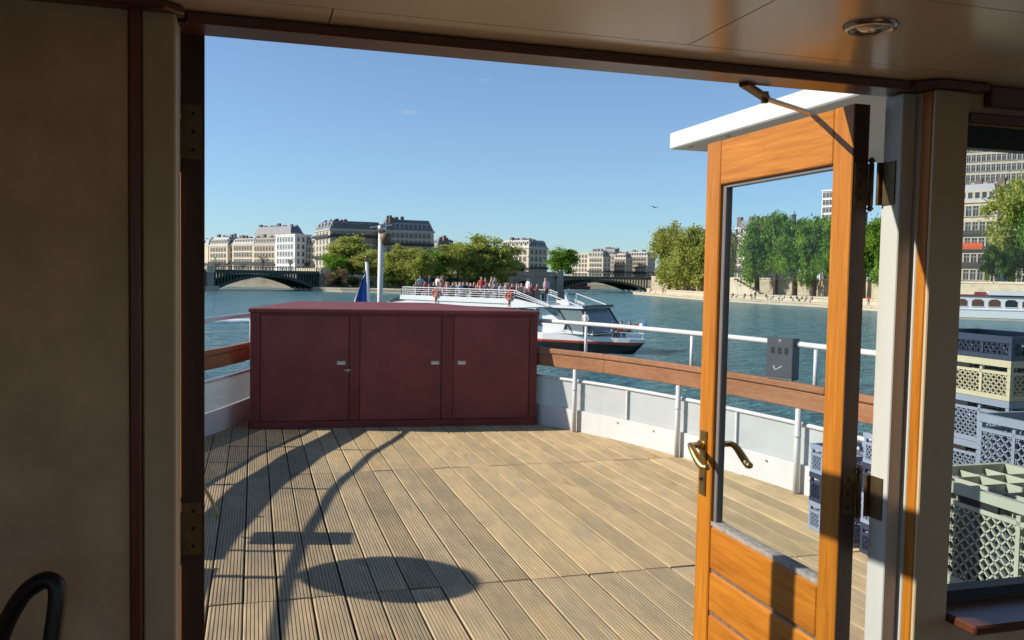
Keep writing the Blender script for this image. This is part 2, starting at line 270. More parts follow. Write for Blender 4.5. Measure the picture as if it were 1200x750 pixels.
# ------------------------------------------------------------------ mesh helpers
def wl(o):
    p = Vector((0, 0, 0))
    while o: p += o.location; o = o.parent
    return p
class MB:
    def __init__(s): s.v = []; s.f = []; s.mi = []; s.cur = 0
    def face(s, *i): s.f.append(tuple(i)); s.mi.append(s.cur)
    def hexa(s, p):
        b = len(s.v); s.v += [tuple(q) for q in p]
        for q in ((0, 3, 2, 1), (4, 5, 6, 7), (0, 1, 5, 4), (1, 2, 6, 5), (2, 3, 7, 6), (3, 0, 4, 7)): s.face(*[b + k for k in q])
        return s
    def box(s, x0, x1, y0, y1, z0, z1):
        return s.hexa([(x0, y0, z0), (x1, y0, z0), (x1, y1, z0), (x0, y1, z0), (x0, y0, z1), (x1, y0, z1), (x1, y1, z1), (x0, y1, z1)])
    def bar(s, a, b, w, h, upv=(0, 0, 1)):
        """rectangular bar from a to b, w across, h along upv"""
        a, b = Vector(a), Vector(b); d = (b - a).normalized(); u = Vector(upv); x = d.cross(u)
        if x.length < 1e-4: x = d.cross(Vector((0, 1, 0)))
        x.normalize(); u = x.cross(d).normalized(); x *= w / 2; u *= h / 2
        return s.hexa([a - x - u, a + x - u, b + x - u, b - x - u, a - x + u, a + x + u, b + x + u, b - x + u])
    def tube(s, pts, r, n=8, caps=True):
        pts = [Vector(p) for p in pts]; rr = r if isinstance(r, (list, tuple)) else [r] * len(pts); base = len(s.v); prev = None
        for i, p in enumerate(pts):
            d = (pts[min(i + 1, len(pts) - 1)] - pts[max(i - 1, 0)]).normalized()
            x = d.cross(Vector((0, 0, 1))) if prev is None else prev - d * prev.dot(d)
            if x.length < 1e-3: x = d.cross(Vector((0, 1, 0)))
            x.normalize(); prev = x; y = d.cross(x)
            for k in range(n):
                a = 2 * math.pi * k / n; s.v.append(tuple(p + (x * math.cos(a) + y * math.sin(a)) * rr[i]))
        for i in range(len(pts) - 1):
            for k in range(n):
                a = base + i * n + k; b = base + i * n + (k + 1) % n; s.face(a, b, b + n, a + n)
        if caps:
            s.face(*[base + k for k in range(n)][::-1]); s.face(*[base + (len(pts) - 1) * n + k for k in range(n)])
        return s
    def lathe(s, prof, c=(0, 0, 0), n=16):
        base = len(s.v)
        for r, z in prof:
            for k in range(n):
                a = 2 * math.pi * k / n; s.v.append((c[0] + r * math.cos(a), c[1] + r * math.sin(a), c[2] + z))
        for i in range(len(prof) - 1):
            for k in range(n):
                a = base + i * n + k; b = base + i * n + (k + 1) % n; s.face(a, b, b + n, a + n)
        s.face(*[base + k for k in range(n)][::-1]); s.face(*[base + (len(prof) - 1) * n + k for k in range(n)])
        return s
    def prism(s, poly, d):
        """poly: list of 3D points (planar), extruded along vector d"""
        d = Vector(d); b = len(s.v); n = len(poly); s.v += [tuple(p) for p in poly] + [tuple(Vector(p) + d) for p in poly]
        s.face(*[b + k for k in range(n)][::-1]); s.face(*[b + n + k for k in range(n)])
        for k in range(n): s.face(b + k, b + (k + 1) % n, b + n + (k + 1) % n, b + n + k)
        return s
    def quad(s, *p):
        b = len(s.v); s.v += [tuple(q) for q in p]; s.face(*range(b, b + len(p))); return s
    def mesh(s, name, mats, smooth=False, off=Vector((0, 0, 0)), bevel=0):
        me = bpy.data.meshes.new(name)
        me.from_pydata([tuple(Vector(v) - off) for v in s.v], [], s.f)
        for m in (mats if isinstance(mats, (list, tuple)) else [mats]): me.materials.append(m)
        me.polygons.foreach_set('material_index', s.mi)
        bm = bmesh.new(); bm.from_mesh(me); bmesh.ops.recalc_face_normals(bm, faces=bm.faces)
        if bevel: bmesh.ops.bevel(bm, geom=[e for e in bm.edges if e.is_manifold and e.calc_face_angle(0) > .5], offset=bevel, segments=1, affect='EDGES', clamp_overlap=True)
        bm.to_mesh(me); bm.free()
        if smooth: me.shade_smooth() if smooth is True else me.shade_auto_smooth(angle=R(40)) if hasattr(me, 'shade_auto_smooth') else me.shade_smooth()
        return me
    def build(s, name, mats, parent=None, smooth=False, bevel=0):
        off = wl(parent) if parent else Vector((0, 0, 0))
        return ob(name, s.mesh(name, mats, smooth, off, bevel), parent)
def ob(name, me, parent=None):
    o = bpy.data.objects.new(name, me); col.objects.link(o)
    if parent: o.parent = parent
    return o
def tag(o, label=None, cat=None, group=None, kind=None):
    for k, v in (('label', label), ('category', cat), ('group', group), ('kind', kind)):
        if v: o[k] = v
    return o
def thing(name, label, cat, loc=(0, 0, 0), group=None, rz=0):
    o = bpy.data.objects.new(name, None); o.empty_display_size = .1; col.objects.link(o); o.location = loc; o.rotation_euler = (0, 0, rz)
    return tag(o, label, cat, group)
def kids(o): return [c for c in list(bpy.data.objects) if c.parent == o]
def copy_tree(o, parent=None, ch=None):
    c = o.copy(); col.objects.link(c); c.parent = parent
    for k in list(o.children): copy_tree(k, c)
    return c
def B(): return MB()

# ------------------------------------------------------------------ river and terrain
wm = B(); wm.quad((-1500, -700, WATER), (1500, -700, WATER), (1500, 2000, WATER), (-1500, 2000, WATER))
tag(wm.build('river_water', M['water']), kind='structure')

# ------------------------------------------------------------------ the boat's stern deck
CX = 1.2
HULL = [(1.2, 2.70), (3.0, 2.66), (4.2, 2.60), (5.25, 2.506), (5.9, 2.40), (6.57, 2.257), (7.1, 2.10), (7.57, 1.936), (8.13, 1.665), (8.5, 1.50), (9.2, 1.24), (9.9, 1.0), (10.5, .78), (10.9, .52), (11.12, .22), (11.17, 0)]
HULL_L = [(y, h + (0 if y > 7 else .02 if y > 6.8 else .04 if y > 6 else .06 if y > 5.5 else .10 if y > 4.8 else .15 if y > 3.5 else .17)) for y, h in HULL]
def half(y, sgn=1):
    for (a, p), (b, q) in zip(HULL if sgn > 0 else HULL_L, (HULL if sgn > 0 else HULL_L)[1:]):
        if a <= y <= b: return p + (q - p) * (y - a) / (b - a)
    return HULL[0][1] if y < HULL[0][0] else 0
def smooth_path(pts, n=4):
    out = []
    P = [Vector(p) for p in pts]
    for i in range(len(P) - 1):
        a = P[max(i - 1, 0)]; b = P[i]; c = P[i + 1]; d = P[min(i + 2, len(P) - 1)]
        for k in range(n):
            t = k / n; out.append(.5 * ((2 * b) + (c - a) * t + (2 * a - 5 * b + 4 * c - d) * t * t + (3 * b - a - 3 * c + d) * t ** 3))
    return out + [P[-1]]
def outline(off=0, z=0, n=3, y0=1.2):
    pr = [(CX + max(h - off, 0) if h > .01 else CX, y - (off if h < .6 else off * .3), z) for y, h in HULL if y >= y0]
    pl = [(CX - max(h - off, 0), y - (off if h < .6 else off * .3), z) for y, h in HULL_L[:-1] if y >= y0][::-1]
    return smooth_path(pr + pl, n)
def ribbon(mb, path, t, z0, z1):
    """vertical strip of thickness t (inward) along a path, top and bottom closed"""
    n = len(path); b = len(mb.v)
    for i, p in enumerate(path):
        d = path[min(i + 1, n - 1)] - path[max(i - 1, 0)]; nn = Vector((-d.y, d.x, 0)).normalized()
        q = p + nn * t
        for a, z in ((p, z0), (p, z1), (q, z1), (q, z0)): mb.v.append((a.x, a.y, z))
    for i in range(n - 1):
        for k in range(4):
            a = b + i * 4 + k; c = b + i * 4 + (k + 1) % 4; mb.face(a, c, c + 4, a + 4)
    mb.face(b, b + 1, b + 2, b + 3); e = b + (n - 1) * 4; mb.face(e + 3, e + 2, e + 1, e)
    return mb
dk = B(); oz = outline(0, -.05, 2)
dk.prism([(p.x, p.y, -.12) for p in oz], (0, 0, .085))
deck = tag(dk.build('stern_deck', M['dark']), kind='structure')
hm = B(); hp = outline(-.03, 0, 2)
n0 = len(hm.v)
for p in hp:
    hm.v.append((p.x, p.y, -.02)); q = Vector((CX, 4, 0)) + (p - Vector((CX, 4, 0))) * .93; hm.v.append((q.x, q.y, WATER - .5))
for i in range(len(hp) - 1): hm.face(n0 + 2 * i, n0 + 2 * i + 1, n0 + 2 * i + 3, n0 + 2 * i + 2)
tag(hm.build('boat_hull', M['hullblack']), 'dark hull of the boat under the stern deck', 'hull', kind='structure')

PITCHX = .151; BW = .1425
def board_mesh(depth, name, grooves=8, yend=None):
    mt_ = M['deck_smooth'] if depth < .003 else M['deck']
    mb = B(); gw = .0062; land = (BW - grooves * gw) / (grooves + 1); ch = .0045
    prof = [(0, -.022), (0, -ch), (ch, 0)]; x = 0
    for k in range(grooves):
        x += land; prof += [(x, 0), (x + .0012, -depth), (x + gw - .0012, -depth), (x + gw, 0)]; x += gw
    prof += [(BW - ch, 0), (BW, -ch), (BW, -.022)]
    n = len(prof); mb.v = [(a, 0, b) for a, b in prof] + [(a, yend(a) if yend else 1, b) for a, b in prof]
    for i in range(n): mb.face(i, (i + 1) % n, n + (i + 1) % n, n + i)
    mb.face(*range(n)); mb.face(*range(2 * n - 1, n - 1, -1))
    return mb.mesh(name, mt_)
bg_m = board_mesh(.0042, 'deck_board'); bs_m = board_mesh(.0016, 'deck_board')
def yhull(x):
    d = abs(x - CX); sg = 1 if x > CX else -1; y = 11.16
    while y > 1 and half(y, sg) < d: y -= .01
    return y
rows = [(1.63, 4.035), (4.045, 6.545), (6.555, 9.05), (9.06, 11.1)]
c0 = -.0416 - 12 * PITCHX
for i in range(37):
    x0 = c0 + i * PITCHX + .0042
    for ri, (a, b) in enumerate(rows):
        e0, e1 = yhull(x0), yhull(x0 + BW)
        if max(e0, e1) < a + .05: continue
        flat = x0 > 1.25 and ri in (1, 2) or x0 > .5 and ri == 2
        if min(e0, e1) >= b: me_, sc_ = (bs_m if flat else bg_m), b - a + random.uniform(-.004, .004)
        else: me_, sc_ = board_mesh(.0016 if flat else .0042, 'deck_board', yend=lambda q: max(.01, min(b, yhull(x0 + q)) - a)), 1
        o = ob('deck_board', me_, deck)
        o.location = (x0 + random.uniform(-.0012, .0012), a + (random.uniform(-.003, .006) if ri else 0), random.uniform(-.0018, .0018)); o.scale = (1, sc_, 1)
        o.rotation_euler = (0, random.uniform(-.006, .006), random.uniform(-.0006, .0006))

# railing and bulwark round the stern: one thing with many parts
rail = thing('stern_railing', 'white bulwark and wooden railing curving round the stern deck', 'railing', (CX, 11.1, 0))
mb = B(); ribbon(mb, outline(-.008, 0, 3), .003, .207, .47); mb.build('screen_panel', M['screen'], rail)
mb = B(); ribbon(mb, outline(-.010, 0, 3), .026, -.03, .205); mb.build('bulwark_kick_plate', M['white'], rail)
mb = B(); mb.tube([(p.x, p.y, .485) for p in outline(.0, 0, 3)], .016, 8); mb.build('bulwark_cap', M['white'], rail, True)
# wooden rails in jointed lengths
full = outline(-.01, 0, 6)
joints = [1.2, 3.1, 5.12, 7.62, 9.9, 99]
def segs(path):
    R_ = [p for p in path]; top = max(range(len(R_)), key=lambda i: R_[i].y); out = []
    for side in (R_[:top + 1], R_[top:][::-1]):
        for a, b in zip(joints, joints[1:]):
            s = [p for p in side if a - .12 <= p.y <= b + .02]
            if len(s) > 1: out.append(s)
    return out
for s in segs(outline(-.01, 0, 8)):
    mid = s[len(s) // 2]; sgn = 1 if mid.x > CX else -1; s = s[:-1] if len(s) > 3 else s
    mb = B(); ribbon(mb, s, .05 * sgn, .598, .720); mb.build('wooden_rail', M['railwood'], rail, bevel=.006)
    mb = B(); ribbon(mb, s, .06 * sgn, .727, .776); mb.build('wooden_cap_rail', M['railwood'], rail, bevel=.008)
mb = B(); mb.tube([(p.x, p.y, 1.04) for p in outline(-.04, 0, 4)], .021, 10); mb.build('handrail', M['white'], rail, True)
for y in (1.9, 2.65, 3.95, 5.25, 6.57, 7.83, 9.3, 10.6):
    for sgn in (1, -1):
        h = half(y, sgn); xa = CX + sgn * (h - .055); xb = CX + sgn * (h + .04)
        mb = B(); mb.tube([(xa, y, 0), (xa, y, .60)], .022, 10); mb.tube([(xa, y, .40), (xa, y, .42)], .0245, 10); mb.build('stanchion', M['white'], rail, 'auto')
        mb = B(); mb.tube([(xb - sgn * .02, y - .07, .70), (xb - sgn * .02, y - .07, 1.02)], .016, 8); mb.build('handrail_post', M['white'], rail, 'auto')
for y in (4.6, 5.95, 7.25):
    for sgn in (1, -1):
        h = half(y, sgn); x = CX + sgn * (h - .006)
        mb = B(); mb.box(x - .006, x + .006, y - .012, y + .012, .2, .47); mb.build('bulwark_rib', M['white'], rail)
for y in (3.4, 4.45, 4.95, 5.6, 6.2, 6.9, 7.35):
    for sgn in (1, -1):
        h = half(y, sgn); x = CX + sgn * (h - .017)
        mb = B(); mb.box(x - .004, x + .004, y - .006, y + .006, .155, .168); mb.build('bolt', M['steel'], rail)

# ashtray boxes hung on the handrail
def ashbox(c, rz, label):
    t = thing('ashtray_box', label, 'ashtray', (0, 0, 0), 'metal boxes hung on the handrail')
    B().box(-.04, .04, -.115, .115, -.15, .15).build('case', M['greybox'], t, bevel=.006)
    for k in (-.058, 0, .058):
        B().box(-.0425, -.038, k - .014, k + .014, .035, .08).build('slot', M['dark'], t)
    B().box(-.042, -.039, -.112, .112, -.148, -.143).build('lower_edge', M['steel'], t)
    B().prism([(-.041, .05, -.055), (-.041, .035, -.085), (-.041, .03, -.085), (-.041, .043, -.052)], (-.002, 0, 0)).build('tick_mark', M['white'], t)
    B().prism([(-.041, .035, -.085), (-.041, .03, -.085), (-.041, -.03, -.052), (-.041, -.02, -.052)], (-.002, 0, 0)).build('tick_mark', M['white'], t)
    B().box(-.041, -.036, -.012, .012, .12, .14).build('lock', M['steel'], t)
    B().bar((.0, -.05, .145), (.045, -.05, .152), .02, .006).build('hook', M['steel'], t); B().bar((0, .05, .145), (.045, .05, .152), .02, .006).build('hook', M['steel'], t)
    B().tube([(0, 0, -.15), (0, 0, -.19)], .012, 8).build('spigot', M['greybox'], t)
    t.location = c; t.rotation_euler = (0, 0, rz); return t
ashbox((CX + half(5.5) + .01, 5.5, .93), R(20), 'dark grey metal box with three slots hung on the right handrail')
ashbox((CX - half(5.4, -1) + .03, 5.4, .985), R(180 - 8), 'dark grey metal box on the left handrail, seen by its shadow only')
# dish on a pole clamped to the left handrail: unseen, added for the oval deck shadow
dy = 4.79; dx = CX - half(dy, -1) - .02
caster = thing('oval_shadow_caster', 'oval dish on a pole at the left rail, unseen, added to throw an oval shadow', 'caster', (dx, dy, 0))
mb = B(); ring = []
for k in range(28):
    a = 2 * math.pi * k / 28; yy = .355 * math.cos(a); zz = 1.33 + (.245 if math.sin(a) > 0 else .27) * math.sin(a) * (1 if math.sin(a) > 0 else abs(math.sin(a)) ** .35)
    ring.append((dx, dy + yy * .95, zz))
mb.prism(ring, (-.025, 0, 0)); mb.build('oval_plate', M['white'], caster)
B().tube([(dx - .03, dy, .55), (dx - .03, dy, 1.2)], .022, 8).build('pole', M['steel'], caster, 'auto')

# ------------------------------------------------------------------ maroon stern locker
A0, A1 = Vector((-.035, 8.522, 0)), Vector((2.714, 8.276, 0)); A2, A3 = Vector((2.02, 10.40, 0)), Vector((.50, 10.62, 0))
ex = (A1 - A0).normalized(); ny = Vector((ex.y, -ex.x, 0)); LW = (A1 - A0).length
lk = thing('stern_locker', 'wide maroon painted wooden locker with three doors at the stern', 'locker', A0)
Z = Vector((0, 0, 1))
def fp(s, z, o=0): return A0 + ex * s + Z * z + ny * o
def fbox(mb, s0, s1, z0, z1, o0, o1): return mb.hexa([fp(s0, z0, o1), fp(s1, z0, o1), fp(s1, z0, o0), fp(s0, z0, o0), fp(s0, z1, o1), fp(s1, z1, o1), fp(s1, z1, o0), fp(s0, z1, o0)])
i0 = [A0 + ny * -.02, A1 + ny * -.02, A2, A3]
B().prism([p + Z * .015 for p in i0], (0, 0, 1.085)).build('body', M['maroon_trim'], lk)
cen = (A0 + A1 + A2 + A3) / 4
B().prism([p + (p - cen).normalized() * .022 + Z * 1.103 for p in (A0, A1, A2, A3)], (0, 0, .037)).build('lid', M['maroon'], lk, bevel=.006)
for s0, s1, z0, z1 in ((0, .09, .07, 1.1), (.917, 1.012, .07, 1.08), (1.803, 1.915, .07, 1.08), (2.683, LW, .07, 1.1)):
    fbox(B(), s0, s1, z0, z1, -.02, .004).build('frame_post', M['maroon_trim'], lk, bevel=.003)
fbox(B(), 0, LW, .0, .067, -.02, .006).build('bottom_rail', M['maroon_trim'], lk, bevel=.003)
fbox(B(), .0935, 2.680, 1.083, 1.1, -.02, .003).build('top_rail', M['maroon_trim'], lk)
for (s0, s1), hs in zip(((.0945, .913), (1.0165, 1.799), (1.919, 2.679)), (.84, 1.74, 2.0)):
    d = fbox(B(), s0, s1, .072, 1.079, -.02, -.004).build('door', M['maroon'], lk, bevel=.003)
    fbox(B(), hs - .042, hs + .042, .605, .645, -.004, .002).build('pull_plate', M['steel'], d, bevel=.002)
    fbox(B(), hs - .03, hs + .03, .612, .630, .0021, .004).build('finger_slot', M['white'], d)
fbox(B(), .87, .93, .55, .562, .004, .012).build('hasp', M['steel'], lk); fbox(B(), .9, .908, .535, .575, .012, .018).build('hasp_pin', M['steel'], lk)
for s, z in ((.985, .93), (.985, .26), (2.70, .95), (2.70, .25)): fbox(B(), s - .02, s + .02, z - .035, z + .035, .004, .008).build('hinge', M['maroon_trim'], lk)

# mast with lamp, flag on staff
mx_, my_ = 1.50, 10.93
ms = thing('lamp_mast', 'slim white mast with a rusty lamp on top behind the maroon locker', 'mast', (mx_, my_, 0))
B().tube([(mx_, my_, 0), (mx_ + .012, my_, 2.0)], .034, 12).build('pole', M['white'], ms, 'auto')
B().lathe([(.04, 0), (.055, .02), (.055, .07), (.04, .09), (.02, .10)], (mx_ + .02, my_ - .01, 1.99), 14).build('lamp_cap', M['steel'], ms, 'auto')
B().lathe([(.02, -.05), (.06, -.03), (.072, .02), (.065, .07), (.03, .09)], (mx_ + .065, my_ - .05, 1.90), 14).build('lamp', M['lamp_body'], ms, 'auto')
B().bar((mx_ - .12, my_, 2.05), (mx_ + .15, my_, 2.09), .03, .02).build('bracket', M['steel'], ms)
fx, fy = 1.41, 11.24
fl = thing('ensign_flag', 'drooping blue and white flag on a wooden staff behind the locker', 'flag', (fx, fy, 0))
B().tube([(fx + .03, fy - .08, .3), (fx - .03, fy + .03, 1.64)], [.028, .022], 10).build('staff', M['white'], fl, 'auto')
B().lathe([(.028, 0), (.03, .02), (.02, .05), (.03, .07)], (fx - .03, fy + .03, 1.63), 10).build('finial', M['bronze'], fl, 'auto')
for nm, a, b, mt in (('blue_stripe', 0, 1, 'blue_cloth'), ('white_stripe', 1, 1.14, 'white_cloth')):
    mb = B(); nn = 9
    for i in range(12):
        t = i / 11
        for k in range(nn):
            s = a + (b - a) * k / (nn - 1); z = 1.56 - t * .75 - s * .09 * (1 - t)
            xx = fx - .035 + .03 * t - s * (.02 + .235 * t ** .9); yy = fy + .02 + .045 * math.sin(s * 9 + t * 3) * (.3 + t)
            mb.v.append((xx, yy, z))
    for i in range(11):
        for k in range(nn - 1): q = i * nn + k; mb.face(q, q + 1, q + nn + 1, q + nn)
    mb.build(nm, M[mt], fl, True)
# hose end standing up by the left door
hs_ = B(); hs_.tube(smooth_path([(-.62, 5.75, .02), (-.5, 5.66, .2), (-.36, 5.58, .24), (-.27, 5.54, .15), (-.215, 5.52, .03), (-.21, 5.52, .0)], 5), .011, 8)
tag(hs_.build('hose', M['rope'], None, True), 'thin yellowed hose end curving down onto the deck beside the left door', 'hose')

# ------------------------------------------------------------------ cabin
YO, YI = 1.612, 1.50; CZ = 1.915; XL, XR, YB = -1.05, 3.3, -3.2
def st(name, mb, mt, bevel=0): return tag(mb.build(name, mt, None, False, bevel), kind='structure')
st('cabin_floor', B().box(XL, XR, YB, YO, -.1, .0), M['floor'])
st('cabin_roof', B().box(XL - .1, XR + .1, YB - .1, YO + .06, CZ + .03, 2.10), M['white'])
st('roof_edge', B().box(XL - .1, XR + .1, YO + .0605, 1.70, 1.937, 2.10), M['white'])
wlm = B()
for y0, y1, z0, z1 in ((YB, YO, 0, .85), (YB, YO, 1.72, CZ + .03), (YB, -2.7, .85, 1.72), (-1.25, -.95, .85, 1.72), (.35, YO, .85, 1.72)): wlm.box(XL - .08, XL, y0, y1, z0, z1)  # window openings added in this unseen wall to brighten the cabin
st('wall_left', wlm, M['beige'])
wbm = B()
for x0, x1, z0, z1 in ((XL, XR, 0, .8), (XL, XR, 1.78, CZ + .03), (XL, -.7, .8, 1.78), (.95, 1.25, .8, 1.78), (2.95, XR, .8, 1.78)): wbm.box(x0, x1, YB - .08, YB, z0, z1)  # openings behind the camera, added to let skylight in
st('wall_back', wbm, M['beige'])
wr = B()
for y0, y1, z0, z1 in ((YB, YO, 0, .8), (YB, YO, 1.78, CZ + .03), (YB, -2.8, .8, 1.78), (-1.3, -1.0, .8, 1.78), (.7, YO, .8, 1.78)): wr.box(XR, XR + .08, y0, y1, z0, z1)  # unseen side wall, its openings added for more interior light
st('wall_right', wr, M['beige'])
# ceiling of laminate panels with fine joints
ce = st('cabin_ceiling', B().box(XL, XR, YB, YO, CZ + .008, CZ + .03), M['dark'])
g = .0012
for x0, x1, y0, y1 in ((XL, .119, 1.434, 1.6), (.119, 1.9, 1.434, 1.6), (1.9, XR, 1.434, 1.6), (XL, -.5, 1.088, 1.434), (-.5, .742, 1.088, 1.434), (.742, XR, 1.088, 1.434),
                       (XL, .3, -.1, 1.088), (.3, 1.55, -.1, 1.088), (1.55, XR, -.1, 1.088), (XL, 1.0, YB, -.1), (1.0, XR, YB, -.1)):
    B().box(x0 + g, x1 - g, y0 + g, y1 - g, CZ, CZ + .01).build('ceiling_panel', M['ceiling'], ce)
dl = thing('downlight', 'round recessed downlight in a dull metal ring set in the ceiling', 'ceiling light', (.96, 1.224, CZ))
mb = B(); n = 28
for r, z in ((.043, 0), (.041, -.005), (.033, -.008), (.030, -.002), (.025, .006)):
    for k in range(n): a = 2 * math.pi * k / n; mb.v.append((.96 + r * math.cos(a), 1.224 + r * math.sin(a), CZ + z - .001))
for i in range(4):
    for k in range(n): a = i * n + k; b = i * n + (k + 1) % n; mb.face(a, b, b + n, a + n)
mb.build('ring', M['chrome'], dl, True)
B().lathe([(.004, -.010), (.015, -.008), (.025, -.002), (.027, .003)], (.96, 1.224, CZ), 20).build('lamp_lens', M['chrome'], dl, True)
# front wall pieces
wf = st('wall_front', B().box(XL, -.19, YI + .012, YO, 0, CZ + .03).box(-.19, XR, YI + .03, YO, CZ - .008, CZ + .03).box(1.43, XR, YI + .02, YO, 0, .785).box(2.95, XR, YI + .02, YO, .785, CZ).box(1.43, 2.95, YI + .02, YO, 1.835, CZ), M['beige'])
B().box(XL, -.1905, YI, YI + .011, 0, CZ - .001).build('wall_panel', M['beige'], wf)
B().box(-.189, -.171, YI - .008, YO - .01, 0, CZ - .001).build('wood_strip', M['mahogany_z'], wf, bevel=.003)
B().box(-.170, -.1205, YI - .002, YO - .02, 0, CZ - .012).build('door_post', M['beige_post'], wf, bevel=.003)
B().box(-.168, -.126, YO - .019, YO, 0, CZ - .012).build('door_jamb', M['jamb'], wf)
B().prism([(XL, YI - .03, 1.9), (-.135, YI - .03, 1.9), (-.108, YI - .004, 1.9), (-.108, YI + .02, 1.9), (XL, YI + .02, 1.9)], (0, 0, .014)).build('cornice', M['mahogany'], wf, bevel=.003)
B().box(-.1195, 1.335, YI + .04, YO, 1.899, 1.9065).build('door_lintel', M['mahogany'], wf)
B().box(-.1075, 1.33, YI + .022, YI + .0395, 1.896, CZ - .0005).build('lintel_lip', M['mahogany'], wf, bevel=.003)
# right jamb: stepped white reveal, wood strip, beige boxed post
B().box(1.31, 1.344, 1.556, YO, 0, 1.897).build('door_jamb', M['jamb'], wf, bevel=.002)
B().box(1.345, 1.40, 1.541, YO - .002, 0, 1.897).build('inner_jamb', M['jamb'], wf, bevel=.002)
B().box(1.3452, 1.40, 1.5125, 1.5405, 0, 1.897).build('wood_strip', M['varnish_z'], wf, bevel=.002)
B().box(1.3457, 1.43, YI + .002, 1.512, 0, 1.897).box(1.401, 1.43, 1.513, YO - .004, 0, 1.897).build('door_post', M['beige_post'], wf, bevel=.002)
B().prism([(1.30, YI + .015, 1.898), (1.335, YI - .022, 1.898), (1.46, YI - .022, 1.898), (1.48, YI + .025, 1.898), (1.30, YI + .025, 1.898)], (0, 0, .0145)).build('post_cap', M['mahogany'], wf, bevel=.003)
B().box(1.481, XR, YI - .004, YI + .02, 1.872, CZ - .001).build('window_cornice', M['mahogany'], wf, bevel=.003)
wn = thing('cabin_window', 'wide cabin window in dark wood right of the open door', 'window', (2.2, YI, .785))
B().box(1.431, 2.95, YI - .002, YI + .019, 1.836, 1.856).build('head_trim', M['mahogany'], wn, bevel=.003)
B().box(1.4315, 2.949, YI + .03, YI + .06, 1.788, 1.834).build('blind', M['seal'], wn)
B().box(1.431, 2.95, YI - .075, YI + .055, .770, .790).build('sill', M['mahogany'], wn, bevel=.004)
B().box(1.4312, 2.949, YI + .056, YI + .095, .7905, .815).build('lower_frame', M['seal'], wn)
B().quad((1.432, YI + .072, .8155), (2.948, YI + .072, .8155), (2.948, YI + .072, 1.832), (1.432, YI + .072, 1.832)).build('pane', M['glass'], wn)
# white roof overhang to the right
oh = thing('roof_overhang', 'white painted roof overhang jutting out above the open door', 'roof', (2.0, YO, 2.1))
B().box(2.0, 3.3, 1.705, 4.035, 2.142, 2.223).build('slab', M['white'], oh, bevel=.006)
for yy in (3.9, 3.55):
    B().lathe([(.012, 0), (.012, -.004)], (2.05, yy, 2.141), 8).build('screw', M['steel'], oh)
B().box(1.36, 1.42, YO + .002, YO + .03, 1.0, 2.09).build('fascia_board', M['white'], oh)

# ------------------------------------------------------------------ double doors
DW, DT, DZ0, DZ1 = .646, .04, .012, 1.886
def make_door(label, mirror=1):
    """built hinge at origin, leaf runs along +Y, visible face at x = -DT*... ; thickness along +X"""
    t = thing('cabin_door', label, 'door', (0, 0, 0), 'double doors of the cabin')
    V_, H_ = M['varnish_z'], M['varnish_y']
    B().box(0, DT, 0, .07, DZ0, DZ1).build('stile', V_, t, bevel=.003)
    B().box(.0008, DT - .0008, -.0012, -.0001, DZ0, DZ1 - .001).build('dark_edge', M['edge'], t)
    B().box(0, DT, DW - .078, DW, DZ0, DZ1).build('stile', V_, t, bevel=.003)
    B().box(.0006, DT - .0006, .0706, DW - .0786, 1.762, DZ1 - .001).build('top_rail', H_, t, bevel=.003)
    for z0, z1 in ((.668, .793), (.545, .660), (.42, .537), (.29, .412), (DZ0, .282)):
        B().box(.002, DT - .002, .0706, DW - .0786, z0, z1).build('lower_panel', H_, t, bevel=.006)
        B().box(.008, DT - .008, .0706, DW - .0786, z1 - .001, z1 + .009).build('panel_groove', M['groove'], t)
    B().box(.004, DT - .004, .0706, DW - .0786, .7935, .806).build('glazing_sill', M['weathered_edge'], t)
    gl = B().quad((.02, .0712, .8065), (.02, DW - .0792, .8065), (.02, DW - .0792, 1.7615), (.02, .0712, 1.7615)).build('glass_pane', M['glass'], t)
    B().box(.010, .032, DW - .0955, DW - .0795, .8065, 1.7612).build('glazing_bead', M['bead'], t, bevel=.002)
    B().box(.010, .032, .0715, .079, .8065, 1.7612).build('glazing_bead', M['bead'], t)
    B().box(.010, .032, .0795, DW - .096, 1.7535, 1.7614).build('glazing_bead', M['bead'], t)
    hy = DW - .036
    for s in (-1, 1):
        x = -.0005 if s < 0 else DT + .0005
        B().box(min(x, x + s * .006), max(x, x + s * .006), hy - .016, hy + .016, .872, 1.06).build('lock_plate', M['brass'], t, bevel=.002)
        hd = B().tube([(x + s * .006, hy, 1.018), (x + s * .018, hy, 1.018), (x + s * .022, hy, 1.018), (x + s * .045, hy, 1.018)], [.014, .014, .009, .009], 12).build('handle', M['brass'], t, 'auto')
        lp = smooth_path([(x + s * .043, hy + .006, 1.019), (x + s * .05, hy - .02, 1.012), (x + s * .052, hy - .055, .990), (x + s * .05, hy - .085, .975), (x + s * .046, hy - .105, .977)], 4)
        B().tube(lp, [.0075 + .004 * math.sin(3 * i / len(lp)) for i in range(len(lp))], 10).build('lever', M['brass'], hd, True)
        B().lathe([(.006, -.004), (.006, .004)], (x + s * .008, hy, .92), 8).build('keyhole', M['dark'], t)
    for z in (.98, 1.665):
        B().box(DT * .12, DT * .98, -.003, -.0013, z, z + .092).build('hinge', M['bronze'], t)
        k = B().tube([(DT + .006, -.004, z), (DT + .006, -.004, z + .092)], .006, 10)
        k.tube([(DT + .006, -.004, z + .092), (DT + .006, -.004, z + .10), (DT + .006, -.004, z + .106)], [.004, .008, .003], 8).tube([(DT + .006, -.004, z - .012), (DT + .006, -.004, z - .006), (DT + .006, -.004, z)], [.003, .008, .004], 8)
        k.build('hinge_pin', M['bronze'], t, 'auto')
        for q in (.015, .046, .077): B().box(DT * .4, DT * .55, -.0045, -.003, z + q - .003, z + q + .003).build('screw', M['dark'], t)
    return t
rd = make_door('varnished orange oak glass door with brass handle, standing open on the right')
